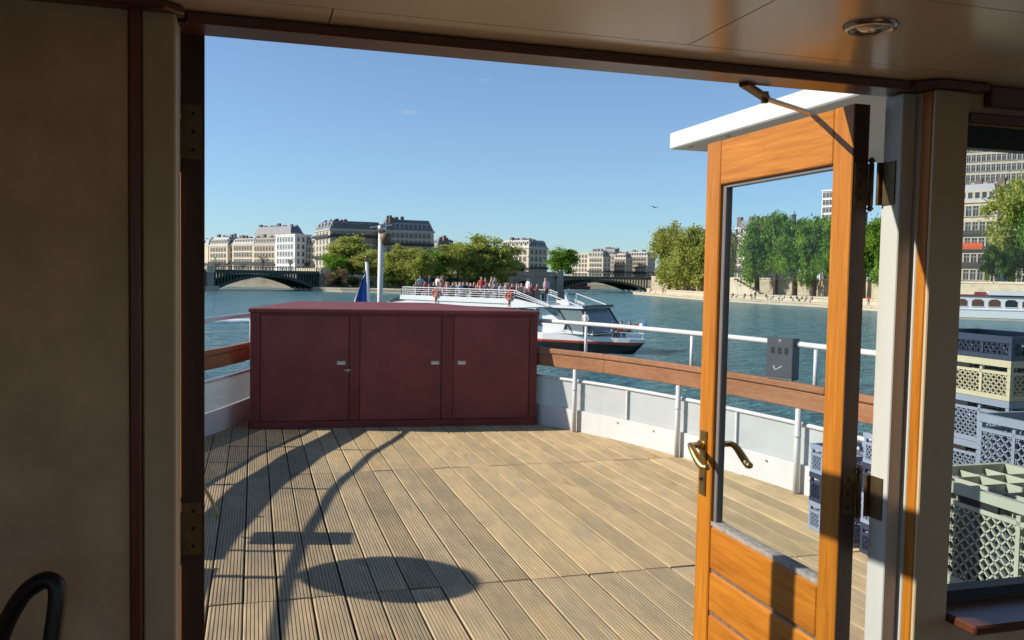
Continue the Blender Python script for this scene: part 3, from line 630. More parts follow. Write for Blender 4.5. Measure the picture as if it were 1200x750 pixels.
rd.location = (1.252, 1.637, 0)
ld = copy_tree(rd); ld['label'] = 'left door leaf seen edge-on as a dark upright with two brass hinges'

for c in list(ld.children):
    if c.name.split('.')[0] in ('handle', 'lock_plate', 'keyhole'):
        for k in list(c.children): bpy.data.objects.remove(k)
        bpy.data.objects.remove(c)
ld.scale = (-1, 1, 1.0145); ld.location = (-.083, 1.625, 0); ld.rotation_euler = (0, 0, R(5.2))
for z in (.98, 1.665):
    hj = B().box(1.3068, 1.3096, 1.57, YO - .002, z, z + .092).box(1.298, 1.3068, YO - .004, YO + .004, z, z + .092); hj.build('hinge_leaf', M['bronze'], wf)
    B().box(-.1245, -.1215, YO - .012, YO + .006, z, z + .092).build('hinge_leaf', M['bronze'], wf)
sa = thing('door_stay', 'brass door stay arm from the lintel to the top of the open oak door', 'door stay', (.97, 1.6, 1.9))
B().bar((.955, 1.60, 1.897), (1.045, 1.66, 1.886), .022, .010).build('bracket', M['bronze'], sa, bevel=.002)
B().bar((1.04, 1.656, 1.884), (1.262, 1.80, 1.891), .014, .006).build('arm', M['steel'], sa)
B().tube([(1.042, 1.658, 1.875), (1.042, 1.658, 1.898)], .008, 8).build('pivot', M['bronze'], sa)

# black tubular chair at the lower left
ch = thing('tubular_chair', 'black tubular chair back against the beige wall at lower left', 'chair', (-.45, 1.2, 0))
hp_ = smooth_path([(-.455, 1.415, .45), (-.42, 1.41, .70), (-.36, 1.395, .93), (-.325, 1.38, 1.015), (-.295, 1.368, 1.047), (-.275, 1.362, 1.05), (-.268, 1.358, 1.03), (-.275, 1.35, .96), (-.30, 1.33, .75), (-.33, 1.30, .45)], 5)
B().tube(hp_, .0125, 10).build('back_hoop', M['black'], ch, True)
B().box(-.75, -.29, .95, 1.40, .43, .465).build('seat', M['black'], ch, bevel=.012)
for x, y in ((-.72, .98), (-.33, .98), (-.72, 1.38), (-.33, 1.38)): B().tube([(x, y, 0), (x, y, .435)], .012, 8).build('leg', M['black'], ch, 'auto')

# ------------------------------------------------------------------ plastic crates
def crate(name, lx, ly, h, mt, label, loc, top=False, pitch=.036, fill=True):
    """lx across, ly along Y, height h; origin at base corner (min x, min y)"""
    t = thing(name, label, 'crate', loc, 'plastic crates stacked on the deck')
    r = .018; off = Vector(loc)
    def b(*a): m_ = B(); m_.box(*a); m_.v = [tuple(Vector(v) + off) for v in m_.v]; return m_
    for x in (0, lx - r):
        for y in (0, ly - r): b(x, x + r, y, y + r, 0, h - .03).build('corner_post', mt, t)
    def ring(z0, z1, o, nm):
        b(-o, lx + o, -o, r - .002, z0, z1).build(nm, mt, t); b(-o, lx + o, ly - r + .002, ly + o, z0, z1).build(nm, mt, t)
        b(-o, r - .002, r - .0015, ly - r + .0015, z0, z1).build(nm, mt, t); b(lx - r + .002, lx + o, r - .0015, ly - r + .0015, z0, z1).build(nm, mt, t)
    ring(h - .03, h, .004, 'rim'); ring(0, .022, .002, 'base_rim')
    if h > .16: ring(h - .065, h - .052, .002, 'upper_band')
    b(r, lx - r, r, ly - r, .004, .012).build('floor', mt, t)
    z0, z1 = .024, (h - .067 if h > .16 else h - .032)
    def lattice(P, U, n, W):
        """diagonal bars in a rectangle from P, width W along U, z0..z1, clipped"""
        m_ = B(); H = z1 - z0; k = -H
        while k < W:
            for sg in (1, -1):
                s0, s1 = max(k, 0), min(k + H, W)
                if s1 - s0 < .008: continue
                za, zb = (z0 + s0 - k, z0 + s1 - k) if sg > 0 else (z1 - (s0 - k), z1 - (s1 - k))
                m_.bar(off + P + U * s0 + Z * za, off + P + U * s1 + Z * zb, .005, .0075, n)
            k += pitch
        return m_
    for P, U, n, W in ((Vector((.005, 0, 0)), Vector((0, 1, 0)), Vector((1, 0, 0)), ly), (Vector((lx - .005, 0, 0)), Vector((0, 1, 0)), Vector((1, 0, 0)), ly), (Vector((0, .005, 0)), Vector((1, 0, 0)), Vector((0, 1, 0)), lx), (Vector((0, ly - .005, 0)), Vector((1, 0, 0)), Vector((0, 1, 0)), lx)):
        tag(lattice(P, U, n, W).build('lattice', mt, t), kind='stuff')
        for q in (.27, .73):
            c = off + P + U * (W * q); m_ = B(); m_.bar(c + Z * z0, c + Z * (z1 + .03), .014, .014, n); m_.build('rib', mt, t)
    if h > .16:
        c = Vector((-.001, ly * .5, h - .048)); b(-.002, .006, ly * .5 - .07, ly * .5 + .07, h - .051, h - .031).build('handle_slot', M['dark'], t)
    if top:
        nx, nyy = 4, 6
        for k in range(1, nx): b(lx * k / nx - .002, lx * k / nx + .002, r, ly - r, .05, h - .012).build('divider', mt, t)
        for k in range(1, nyy): b(r, lx - r, ly * k / nyy - .0017, ly * k / nyy + .0017, .05, h - .014).build('divider', mt, t)
    if fill:
        m_ = B()
        for ix in range(4):
            for iy in range(6):
                m_.lathe([(.030, 0), (.036, h * .35), (.034, h * .62)], tuple(off + Vector((lx * (ix + .5) / 4, ly * (iy + .5) / 6, .014))), 8)
        tag(m_.build('glassware', M['glassware'], t, 'auto'), kind='stuff')
    return t
for k in range(3):
    crate('olive_crate', .40, .60, .30, M['olive'], ('olive crate on the deck, bottom of the stack by the window', 'olive crate in the middle of the stack by the window', 'large olive crate with open cells on top, nearest the window')[k], (2.0, 1.70, .004 + k * .301), top=(k == 2))
for k in range(4):
    crate('grey_crate', .40, .60, .252, M['grey_crate'], ('grey crate on the deck, bottom of the stack behind the olive crates', 'grey crate second from the bottom behind the olive crates', 'grey crate third from the bottom behind the olive crates', 'grey lattice crate topmost behind the large olive crate')[k], (2.6, 2.02, .004 + k * .2535))
zz = .004
for k, (h, mt, lab) in enumerate(((.254, 'grey_crate', 'grey crate on the deck, bottom of the tall stack by the bulwark'), (.254, 'grey_crate', 'grey crate second from the bottom of the tall stack by the bulwark'), (.254, 'grey_crate', 'pale grey lattice crate third from the bottom of the tall stack'), (.210, 'grey_crate', 'pale blue grey crate directly under the cream crate'),
                                  (.178, 'cream_crate', 'cream yellow lattice crate near the top of the tall stack'), (.105, 'navy_crate', 'shallow navy blue tray on top of the cream crate'))):
    crate('stacked_crate' if h > .12 else 'shallow_tray', .40, .60, h, M[mt], lab, (3.19, 3.05, zz), pitch=.030); zz += h + .0015
zz = .004
for k in range(3):
    crate('blue_crate', .36, .40, .17, M['navy_white'] if k != 1 else M['navy_crate'], ('pale blue crate at the foot of the low stack seen through the door glass', 'navy crate in the middle of the low stack seen through the door glass', 'pale blue crate on top of the low stack seen through the door glass')[k], (3.225, 4.10, zz), pitch=.028); zz += .172
zz = .004
for k in range(4):
    crate('blue_crate', .36, .33, .165, M['navy_white'] if k % 2 else M['navy_crate'], ('navy crate on the deck in the stack between door edge and jamb', 'pale blue crate, second up between door edge and jamb', 'navy crate, third up between door edge and jamb', 'pale blue crate topmost between door edge and jamb')[k], (3.225, 3.70, zz), pitch=.028); zz += .167

# ------------------------------------------------------------------ the city banks
def gpoly(name, pts, z0, z1, mt, kind='structure', label=None, cat=None):
    o = B().prism([(p.x, p.y, z0) for p in pts], (0, 0, z1 - z0)).build(name, mt)
    return tag(o, label, cat, kind=kind)
def far(x, D): return atz(x, D, 0)
gpoly('city_ground', [far(-900, 300), far(225, 262), far(372, 250), far(470, 262), far(600, 300), far(640, 345), far(790, 420), far(790, 1600), far(-300, 1200)], WATER - 1, 1.3, M['ground'])
# left bank river wall behind the bridge, built in stone courses
lw_ = thing('river_wall', 'sunlit pale stone river wall seen through the left bridge arch', 'wall', far(300, 255))
a, b = far(180, 262), far(376, 246); d = (b - a) / 12
for i in range(12):
    nn = Vector((-d.y, d.x, 0)).normalized()
    B().prism([(q.x, q.y, WATER - .5) for q in (a + d * (i + .004), a + d * (i + .996), a + d * (i + .996) + nn * 3, a + d * (i + .004) + nn * 3)], (0, 0, 5.2)).build('wall_bay', M['stone_w'], lw_)
    B().prism([(q.x, q.y, WATER - .5) for q in (a + d * i - nn * .8, a + d * (i + 1) - nn * .8, a + d * (i + 1) - nn * .02, a + d * i - nn * .02)], (0, 0, 1.2)).build('footing', M['stone'], lw_)
def quay(name, label, pts, depth, top, mt, low=WATER - .5, nblk=None):
    """a quay edge along pts with coping stones; pts = [(px, D)]"""
    P = [far(x, D) for x, D in pts]; back = [far(x, D + depth) for x, D in pts]
    q = thing(name, label, 'quay', P[0])
    B().prism([(p.x, p.y, low) for p in P + back[::-1]], (0, 0, top - low)).build('quay_body', mt, q)
    for a, b in zip(P, P[1:]):
        n = max(1, int((b - a).length / 6)); d = (b - a) / n; nn = Vector((d.y, -d.x, 0)).normalized()
        for i in range(n):
            c = [a + d * (i + .01), a + d * (i + .99)]
            B().prism([(k.x, k.y, top - .28 + random.uniform(-.03, .03)) for k in (c[0] + nn * .12, c[1] + nn * .12, c[1] - nn * .6, c[0] - nn * .6)], (0, 0, .32)).build('coping_stone', M['stone'], q)
    return q
quay('island_quay', 'low pale stone quay below the park trees left of the tour boat', [(366, 216), (400, 211), (470, 206), (540, 215), (600, 240), (628, 262)], 14, -2.55, M['sand'])
quay('park_wall', 'rough stone park wall behind the low quay under the trees', [(372, 228), (420, 224), (520, 226), (600, 252)], 30, .4, M['stone_grey'])
RQ = [(741, 250), (760, 236), (825, 197), (880, 181), (950, 165), (1022, 149), (1120, 129), (1260, 112)]
quay('right_quay', 'long sunlit sandy quay along the right bank', RQ, 7, -2.75, M['sand'])
quay('right_terrace', 'raised sandy terrace behind the right quay where people sit', [(757, 243), (825, 204), (880, 187.5), (950, 171), (1022, 155), (1120, 135), (1260, 118)], 16, -1.75, M['sand'])
rw = [(762, 258), (825, 218), (880, 199), (950, 181), (1022, 165), (1120, 144), (1260, 126)]
quay('right_river_wall', 'tall pale stone embankment wall behind the trees on the right bank', rw, 25, 1.75, M['stone_w'])
gpoly('right_bank_ground', [far(762, 280), far(825, 242), far(950, 205), far(1120, 168), far(1260, 150), far(2300, 150), far(2000, 1100), far(795, 1600), far(790, 420)], WATER - 1, 1.6, M['ground'])
# stairs in the right wall
stp = thing('quay_stairs', 'stone stairs climbing the embankment wall right of the door stile', 'stairs', far(872, 196))
for i in range(9):
    p = far(856 + i * 3.6, 199 - i * 1.25); B().box(p.x - .6, p.x + .6, p.y - 2, p.y + .6, -1.76, 1.5 - i * .36).build('step', M['stone'], stp)

# ---------------- windows shared by all facades
def window_mesh(kind):
    mb = B(); mb.cur = 0; mb.box(-.5, .5, -.04, .0, 0, 1); mb.cur = 1
    mb.box(-.62, -.5, -.16, 0, -.03, 1.06); mb.box(.5, .62, -.16, 0, -.03, 1.06); mb.box(-.62, .62, -.17, 0, 1.0, 1.09)
    mb.box(-.70, .70, -.25, 0, -.08, -.03); mb.box(-.03, .03, -.07, -.04, 0, 1); mb.box(-.5, .5, -.07, -.04, .68, .72)
    return mb
WINM = {}
def winmesh(fm):
    if fm not in WINM: WINM[fm] = window_mesh(0).mesh('window', [M['pane'], M[fm]])
    return WINM[fm]
def place_windows(root, P, U, W, zs, h, n, ww, fm, nm='window', margin=.06):
    ang = math.atan2(U.y, U.x)
    for z in zs:
        for i in range(n):
            c = P + U * (W * (margin + (1 - 2 * margin) * (i + .5) / n))
            o = ob(nm, winmesh(fm), root); o.location = Vector((c.x, c.y, z)) - wl(root); o.rotation_euler = (0, 0, ang); o.scale = (ww, 1, h)
def block(name, label, xl, xc, xr, D, ang, y_eave, wallmt, floors=5, nl=5, nr=4, roof='slate', roofh=3.2, base=1.0, y_base=None, dorm=True, chim=3, balc=(1,), depth=None, winw=1.1, frame='frame', group=None, cap=True):
    """corner at pixel xc / depth D; lit face turns left by `ang`, shaded face runs back to the right"""
    C = far(xc, D); a = R(ang + (14 if ang < 45 else 4))
    lx = Vector((math.cos(YAW), -math.sin(YAW), 0)); ld_ = Vector((math.sin(YAW), math.cos(YAW), 0))
    uL = -lx * math.cos(a) + ld_ * math.sin(a); uR = lx * math.sin(a) + ld_ * math.cos(a)
    def reach(u, x):
        r = far(x, 1) - Vector((0, 0, 0)); r.z = 0
        # solve C + k u = m r
        det = u.x * -r.y + u.y * r.x; return (-C.x * -r.y - C.y * r.x) / det if abs(det) > 1e-6 else 20
    WL = max(3, min(90, reach(uL, xl))); WR = reach(uR, xr)
    WR = 14 if WR < 0 or WR > 90 else max(WR, 6)
    if depth: WR = depth
    ze = zpx(xc, y_eave, D); H = ze - base
    t = thing(name, label, 'building', (C.x, C.y, base), group)
    q = [C, C + uL * WL, C + uL * WL + uR * WR, C + uR * WR]
    B().prism([(p.x, p.y, base) for p in q], (0, 0, H)).build('wall', M[wallmt], t)
    cen = sum(q, Vector()) / 4
    B().prism([(p + (p - cen).normalized() * .45).to_tuple()[:2] + (ze,) for p in q], (0, 0, .45)).build('cornice', M[wallmt], t)
    fh = H / floors; zs = [base + fh * k + fh * .18 for k in range(floors)]
    place_windows(t, C + uL * WL, -uL, WL, zs, fh * .62, nl, winw, frame)
    if nr: place_windows(t, C, uR, WR, zs, fh * .62, nr, winw, frame)
    for k in balc:
        z = base + fh * k; m_ = B()
        for (P, U, W, nrm) in ((C, uL, WL, -uR), (C, uR, WR, -uL)):
            a0 = P + nrm * .0; m_.prism([(p.x, p.y, z) for p in (P, P + U * W, P + U * W + nrm * .7, P + nrm * .7)], (0, 0, .15))
            m_.prism([(p.x, p.y, z + .15) for p in (P + nrm * .62, P + U * W + nrm * .62, P + U * W + nrm * .7, P + nrm * .7)], (0, 0, .75))
        m_.build('balcony', M['iron'], t)
    if roof:
        ins = roofh * .42; m_ = B(); bq = [(p.x, p.y, ze + .45) for p in q]; tp = []
        for i in range(4):
            e1 = (q[(i + 1) % 4] - q[i]).normalized(); e0 = (q[i - 1] - q[i]).normalized(); p = q[i] + (e1 + e0) * ins; tp.append((p.x, p.y, ze + .45 + roofh))
        m_.hexa(bq + tp); rf = m_.build('roof', M[roof], t)
        if dorm:
            for (P, U, W, nn, nrm) in ((C + uL * WL, -uL, WL, nl, -uR), (C, uR, WR, nr, -uL)):
                for i in range(nn):
                    c = P + U * (W * (.06 + .88 * (i + .5) / nn)) - nrm * .25; w2 = U * .75
                    m_ = B(); m_.prism([(p.x, p.y, ze + .7) for p in (c - w2, c + w2, c + w2 - nrm * 1.6, c - w2 - nrm * 1.6)], (0, 0, min(1.9, roofh * .7))); d_ = m_.build('dormer', M[wallmt] if nrm == -uR else M['zinc'], t)
                    c2 = c + nrm * .03; w3 = U * .45; m_ = B(); m_.prism([(p.x, p.y, ze + .95) for p in (c2 - w3, c2 + w3, c2 + w3 - nrm * .02, c2 - w3 - nrm * .02)], (0, 0, min(1.3, roofh * .5))); m_.build('pane', M['pane'], d_)
        for i in range(chim * 2):
            c = q[1] + (q[0] - q[1]) * ((i + .5) / chim / 2) + uR * random.uniform(2, min(WR - 2, 7)) if chim else cen
            s = random.uniform(.3, .5); hh = random.uniform(.5, 1.5)
            B().prism([(p.x, p.y, ze + .3) for p in (c - uL * s * 1.6 - uR * s, c + uL * s * 1.6 - uR * s, c + uL * s * 1.6 + uR * s, c - uL * s * 1.6 + uR * s)], (0, 0, roofh + hh)).build('chimney', M['chimney'], rf)
        for i in range(min(chim, 3) if WR > 25 else 0):
            c = q[0] + (q[3] - q[0]) * ((i + .6) / 3) + uL * 3; s = .45
            B().prism([(p.x, p.y, ze + .3) for p in (c - uL * s - uR * s * 1.6, c + uL * s - uR * s * 1.6, c + uL * s + uR * s * 1.6, c - uL * s + uR * s * 1.6)], (0, 0, roofh + random.uniform(1, 2.4))).build('chimney', M['chimney'], rf)
    return t
GL = 'riverside buildings on the far left bank'
block('apartment_house', 'pale narrow house cut off by the left door edge', 205, 244, 249, 335.2, 31, 289, 'cream', 5, 5, 2, 'zinc', 2.4, group=GL)
block('apartment_house', 'cream stone house with pale roof, first whole house right of the left door', 245, 266.5, 273, 324.3, 31, 288.5, 'cream', 4, 6, 2, 'zinc', 3.0, group=GL)
block('apartment_house', 'low cream house with a small grey roof above the middle of the bridge', 272, 297, 303, 310.6, 31, 286.5, 'cream', 4, 7, 2, 'zinc', 1.8, group=GL)
block('apartment_house', 'cream house with a row of dark dormers left of the white house', 296, 323, 330, 299.8, 31, 287, 'cream2', 4, 7, 2, 'slate', 2.2, group=GL)
block('roof_block', 'broad dark slate roof rising behind the dormer house', 298, 340, 353, 345, 25, 274, 'greywall', 5, 5, 2, 'slate', 2.6, dorm=False, chim=5, group=GL)
block('apartment_house', 'bright white house with four rows of windows above the bridge', 322.5, 345, 354, 283.3, 31, 276, 'whitewall', 5, 6, 3, None, group=GL, balc=(), winw=.85, frame='whitewall')
block('apartment_house', 'narrow ochre house between the white house and the big corner block', 352, 369.5, 376, 282.3, 31, 289, 'yellow', 4, 4, 1, 'zinc', 2.2, group=GL, chim=2)
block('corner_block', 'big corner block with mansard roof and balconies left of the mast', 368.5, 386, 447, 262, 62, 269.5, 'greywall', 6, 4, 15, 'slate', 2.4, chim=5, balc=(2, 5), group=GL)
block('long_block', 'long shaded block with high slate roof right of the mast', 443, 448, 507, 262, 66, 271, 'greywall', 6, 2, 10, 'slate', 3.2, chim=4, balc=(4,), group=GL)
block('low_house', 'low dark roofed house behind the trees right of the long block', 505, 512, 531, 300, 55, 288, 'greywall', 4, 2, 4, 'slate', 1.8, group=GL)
block('pavilion_house', 'cream corner house with steep roof between two tree groups above the stone bridge', 585, 618, 640, 318, 32, 291, 'cream', 4, 6, 4, 'zinc', 2.6, chim=5)
GR = 'distant houses beyond the iron bridge'
block('distant_house', 'pale distant house furthest left beyond the iron bridge', 668, 688, 694, 455, 32, 297.5, 'cream', 5, 5, 2, None, group=GR, balc=())
block('distant_house', 'distant cream house with dark roof next to the pale one', 688, 705, 711, 445, 32, 302, 'cream', 4, 5, 2, 'slate', 3, group=GR)
block('distant_house', 'distant grey house with dark slate roof in the middle of the row', 703, 719, 724, 470, 30, 300, 'greywall', 5, 4, 2, 'slate', 3.4, group=GR)
block('distant_house', 'distant peach coloured house above the iron bridge', 718, 731.5, 736, 450, 30, 304, 'peach', 4, 4, 2, 'zinc', 2.6, group=GR)
block('distant_house', 'distant long pale house furthest right beyond the iron bridge', 730, 757, 766, 455, 26, 301.5, 'concrete', 5, 8, 3, 'zinc', 2.4, group=GR)
block('mansard_house', 'house with dark mansard roof peeping over the right bank trees', 855, 882, 930, 245, 40, 277, 'cream', 6, 4, 6, 'slate', 4.2, base=1.6)
tw = block('tower_block', 'pale high-rise peeping above the trees beside the door stile', 958, 972, 1010, 330, 50, 224, 'whitewall', 12, 3, 6, None, base=1.6, balc=())
for x, D, y0, y1 in ((925, 240, 262, 253), (1008, 230, 262, 250)):
    p = far(x, D); B_ = thing('chimney_stack', ('dark chimney stack rising above the middle of the right bank trees', 'dark chimney stack rising above the trees beside the door jamb')[x > 950], 'chimney', (p.x, p.y, 1.6)); zt = zpx(x, y1, D)
    B().box(p.x - .6, p.x + .6, p.y - .6, p.y + .6, 1.6, zt).build('shaft', M['slate'], B_); B().box(p.x - .7, p.x + .7, p.y - .7, p.y + .7, zt, zt + .3).build('cap', M['stone_grey'], B_)
# seen through the cabin window
block('office_block', 'pale concrete office block with a grid of square windows, seen through the cabin window', 1075, 1250, 1300, 300, 20, 150, 'concrete', 15, 26, 2, None, base=1.6, balc=(), winw=1.6, depth=20)
block('corner_house', 'stone house with grey mansard roof and iron balconies, seen through the cabin window', 1098, 1163, 1185, 182, 35, 237, 'cream2', 5, 7, 3, 'zinc', 3.6, base=1.6, chim=4, balc=(1, 2, 3))
p = far(1122, 176); aw = thing('cafe_awning', 'orange red awning over the ground floor of the stone house', 'awning', (p.x, p.y, 3))
q0, q1 = far(1108, 180.5), far(1147, 176.5); zt = zpx(1125, 284.5, 178); nn = (EYE - q0); nn.z = 0; nn.normalize()
B().prism([(q0 + Z * zt), (q0 + nn * 1.6 + Z * (zt - .75)), (q0 + nn * 1.6 + Z * (zt - 1.0)), (q0 + Z * (zt - .25))], q1 - q0).build('canvas', M['awning'], aw)
B().prism([(q0 + nn * 1.6 + Z * (zt - 1.0)), (q0 + nn * 1.62 + Z * (zt - 1.0)), (q0 + nn * 1.62 + Z * (zt - 1.35)), (q0 + nn * 1.6 + Z * (zt - 1.35))], q1 - q0).build('valance', M['awning'], aw)

# ---------------- bridges
def arch_bridge(name, label, P0, P1, width, zdeck, crown, spring, ribs=5, bays=34, lean=.0):
    """iron arch bridge from P0 to P1; spandrel posts between rib and deck"""
    t = thing(name, label, 'bridge', (P0.x, P0.y, WATER)); d = P1 - P0; d.z = 0; Ln = d.length; u = d.normalized(); v = Vector((-u.y, u.x, 0))
    def pt(s, o, z): q = P0 + u * s + v * o; return Vector((q.x, q.y, z))
    def za(s): k = 2 * s / Ln - 1; return crown - (crown - spring) * k * k
    B().hexa([pt(-2, -.6, zdeck - .55), pt(Ln + 2, -.6, zdeck - .55), pt(Ln + 2, width + .6, zdeck - .55), pt(-2, width + .6, zdeck - .55), pt(-2, -.6, zdeck), pt(Ln + 2, -.6, zdeck), pt(Ln + 2, width + .6, zdeck), pt(-2, width + .6, zdeck)]).build('deck_slab', M['bridge'], t)
    for r in range(ribs):
        o = width * r / (ribs - 1); m_ = B(); n = 24; b0 = 0
        for i in range(n + 1):
            s = Ln * i / n; z = za(s); th = .55 + .35 * abs(2 * i / n - 1)
            for oo, zz in ((o - .2, z - th), (o + .2, z - th), (o + .2, z), (o - .2, z)): m_.v.append(tuple(pt(s, oo, zz)))
        for i in range(n):
            for k in range(4): a = i * 4 + k; c = i * 4 + (k + 1) % 4; m_.face(a, c, c + 4, a + 4)
        m_.build('arch_rib', M['bridge'] if r == 0 else M['bridge_shade'], t)
        if r in (0, ribs - 1):
            for i in range(bays + 1):
                s = Ln * i / bays; h0 = za(s) - .1
                if zdeck - .5 - h0 > .25: B().bar(pt(s, o, h0), pt(s, o, zdeck - .5), .35 if r == 0 else .25, .25, v).build('spandrel_post', M['bridge'], t)
    # soffit plates between ribs
    m_ = B(); n = 20
    for i in range(n + 1):
        s = Ln * i / n
        for oo in (.25, width - .25): m_.v.append(tuple(pt(s, oo, za(s) - .12)))
    for i in range(n): m_.face(2 * i, 2 * i + 1, 2 * i + 3, 2 * i + 2)
    m_.build('soffit', M['bridge_shade'], t)
    for o in (-.5, width + .5):
        B().bar(pt(-2, o, zdeck + 1.0), pt(Ln + 2, o, zdeck + 1.0), .12, .12).build('parapet_rail', M['bridge'], t); B().bar(pt(-2, o, zdeck + .12), pt(Ln + 2, o, zdeck + .12), .12, .24).build('parapet_base', M['bridge'], t)
        if o < 0:
            m_ = B(); k = 0
            while k < Ln + 2: m_.bar(pt(k, o, zdeck + .2), pt(k, o, zdeck + 1.0), .10, .10, v); k += .6
            tag(m_.build('parapet_balusters', M['bridge'], t), kind='stuff')
            nl_ = max(2, int(Ln / 14))
            for i in range(nl_ + 1):
                q = pt(Ln * i / nl_, 0, 0); B().tube([(q.x, q.y, zdeck), (q.x, q.y, zdeck + 2.4), (q.x, q.y, zdeck + 3.0)], [.1, .07, .2], 6).build('lamp_post', M['bridge'], t)
    return t, pt, Ln
def pier(name, label, p, w, dpt, z1, u):
    t = thing(name, label, 'bridge pier', (p.x, p.y, WATER)); v = Vector((-u.y, u.x, 0))
    def bx_(a, b, z0, zz): return B().prism([(q.x, q.y, z0) for q in (p - u * a - v * b, p + u * a - v * b, p + u * a + v * dpt, p - u * a + v * dpt)], (0, 0, zz - z0))
    bx_(w * .5, 1.0, WATER - .5, z1 - .5).build('shaft', M['stone_grey'], t); bx_(w * .62, 1.3, z1 - .499, z1 + 1.1).build('cap', M['stone'], t); bx_(w * .95, 2.6, WATER - .5, WATER + 1.1).build('footing', M['stone'], t)
    for k in range(4): bx_(w * .52, 1.04, WATER + 1.15 + k * .9, WATER + 1.95 + k * .9).build('stone_course', M['stone_grey'], t)
    return t
zd = 1.15
P0, P1 = far(252, 203), far(371, 219); _, ptL, LnL = arch_bridge('iron_bridge', 'dark green iron arch bridge at the left below the cream houses', P0, P1, 13, zd, zd - .75, WATER + 1.0)
uL_ = (P1 - P0).normalized()
pier('stone_pier', 'stone bridge pier beside the left door edge', P0 - uL_ * 1.4, 1.5, 13, zd, uL_)
pier('stone_abutment', 'stone abutment at the right end of the left iron bridge', P1 + uL_ * 1.7, 2.2, 13, zd, uL_)
Pm = P0 - uL_ * 2.8; arch_bridge('iron_bridge_span', 'next span of the green iron bridge, mostly hidden by the left door', Pm - uL_ * 24, Pm, 13, zd, zd - .75, WATER + 1.0)
# right bridge: stone approach with one small arch, then an iron span
zr = 1.1
Q0, Q1 = far(656, 268), far(757, 282); arch_bridge('far_iron_bridge', 'dark green iron arch bridge in the distance between the two tree groups', Q0, Q1, 13, zr, zr - .75, WATER + 1.1, bays=30)
S0, S1 = far(585, 262), Q0; us = (S1 - S0).normalized(); vs = Vector((-us.y, us.x, 0)); Ls = (S1 - S0).length
sb = thing('stone_bridge_arm', 'stone bridge approach with a small dark arch behind the tour boat', 'bridge', (S0.x, S0.y, WATER))
m_ = B(); c0_ = Ls * .40; rr = 2.6; prof = [(0, WATER - .5), (c0_ - rr, WATER - .5), (c0_ - rr, -2.2)] + [(c0_ - rr * math.cos(math.pi * k / 10), -2.2 + 1.9 * math.sin(math.pi * k / 10)) for k in range(1, 10)] + [(c0_ + rr, -2.2), (c0_ + rr, WATER - .5), (Ls, WATER - .5), (Ls, zr + .4), (0, zr + .4)]
m_.prism([S0 + us * s + Z * z for s, z in prof], vs * 13); m_.build('arch_wall', M['stone_grey'], sb)
B().prism([S0 + us * s - vs * .25 + Z * z for s, z in ((0, zr + .41), (Ls, zr + .41), (Ls, zr + 1.4), (0, zr + 1.4))], vs * .7).build('parapet', M['stone_grey'], sb)
for i in range(14):
    s = Ls * (i + .5) / 14; B().prism([S0 + us * (s + a_) - vs * .35 + Z * z for a_, z in ((-.42, zr + .15), (.42, zr + .15), (.42, zr + .39), (-.42, zr + .39))], vs * .3).build('corbel', M['stone'], sb)
B().prism([S1 - us * 1.5 - vs * .8 + Z * (WATER - .5), S1 + us * .6 - vs * .8 + Z * (WATER - .5), S1 + us * .6 - vs * .8 + Z * (zr + 1.6), S1 - us * 1.5 - vs * .8 + Z * (zr + 1.6)], vs * .75).build('end_pillar', M['stone_grey'], sb)
qq = thing('far_quay', 'far sunlit quay seen under the distant iron bridge', 'quay', far(720, 350))
a, b = far(640, 348), far(800, 338); d = b - a; nn = Vector((-d.y, d.x, 0)).normalized()
B().prism([(q.x, q.y, WATER - .5) for q in (a, b, b + nn * 40, a + nn * 40)], (0, 0, 2.3)).build('quay_body', M['sand'], qq)
B().prism([(q.x, q.y, WATER - .5) for q in (a + nn * 14, b + nn * 14, b + nn * 40, a + nn * 40)], (0, 0, 4.9)).build('quay_wall', M['stone_w'], qq)

# ---------------- trees
def crown_mesh(name, seed, leaf, n_cl=70, per=110, rx=1.0, rz=1.0, droop=0, size=.042, clump=.23, hollow=.45):
    rnd = random.Random(seed); mb = B()
    lobes = [(rnd.uniform(-.35, .35), rnd.uniform(-.35, .35), rnd.uniform(-.45, .5), rnd.uniform(.42, .68)) for _ in range(7)]
    for c in range(n_cl):
        lx_, ly_, lz_, lr = rnd.choice(lobes)
        while True:
            p = Vector((rnd.gauss(0, 1), rnd.gauss(0, 1), rnd.gauss(0, 1))).normalized() * (rnd.uniform(hollow, 1) ** .6) * lr
            p += Vector((lx_, ly_, lz_))
            if p.length < 1.05: break
        cr = clump * rnd.uniform(.5, 1.25); mb.cur = 0 if rnd.random() < .62 else 1
        for k in range(per):
            q = p + Vector((rnd.gauss(0, 1), rnd.gauss(0, 1), rnd.gauss(0, .8))) * cr * .5
            q.z -= droop * rnd.random() ** 2
            s = size * rnd.uniform(.6, 1.3); a = Vector((rnd.gauss(0, 1), rnd.gauss(0, 1), rnd.gauss(0, 1))).normalized(); b = a.orthogonal().normalized(); cc = a.cross(b)
            th = rnd.uniform(0, 6.28); b, cc = b * math.cos(th) + cc * math.sin(th), cc * math.cos(th) - b * math.sin(th)
            sx = Vector((rx, rx, rz)); Q = [q + b * s, q + cc * s * .6, q - b * s, q - cc * s * .6]
            mb.quad(*[(v.x * rx, v.y * rx, v.z * rz) for v in Q])
    me = bpy.data.meshes.new(name); me.from_pydata(mb.v, [], mb.f)
    for k in leaf: me.materials.append(LG[k])
    me.polygons.foreach_set('material_index', mb.mi); return me
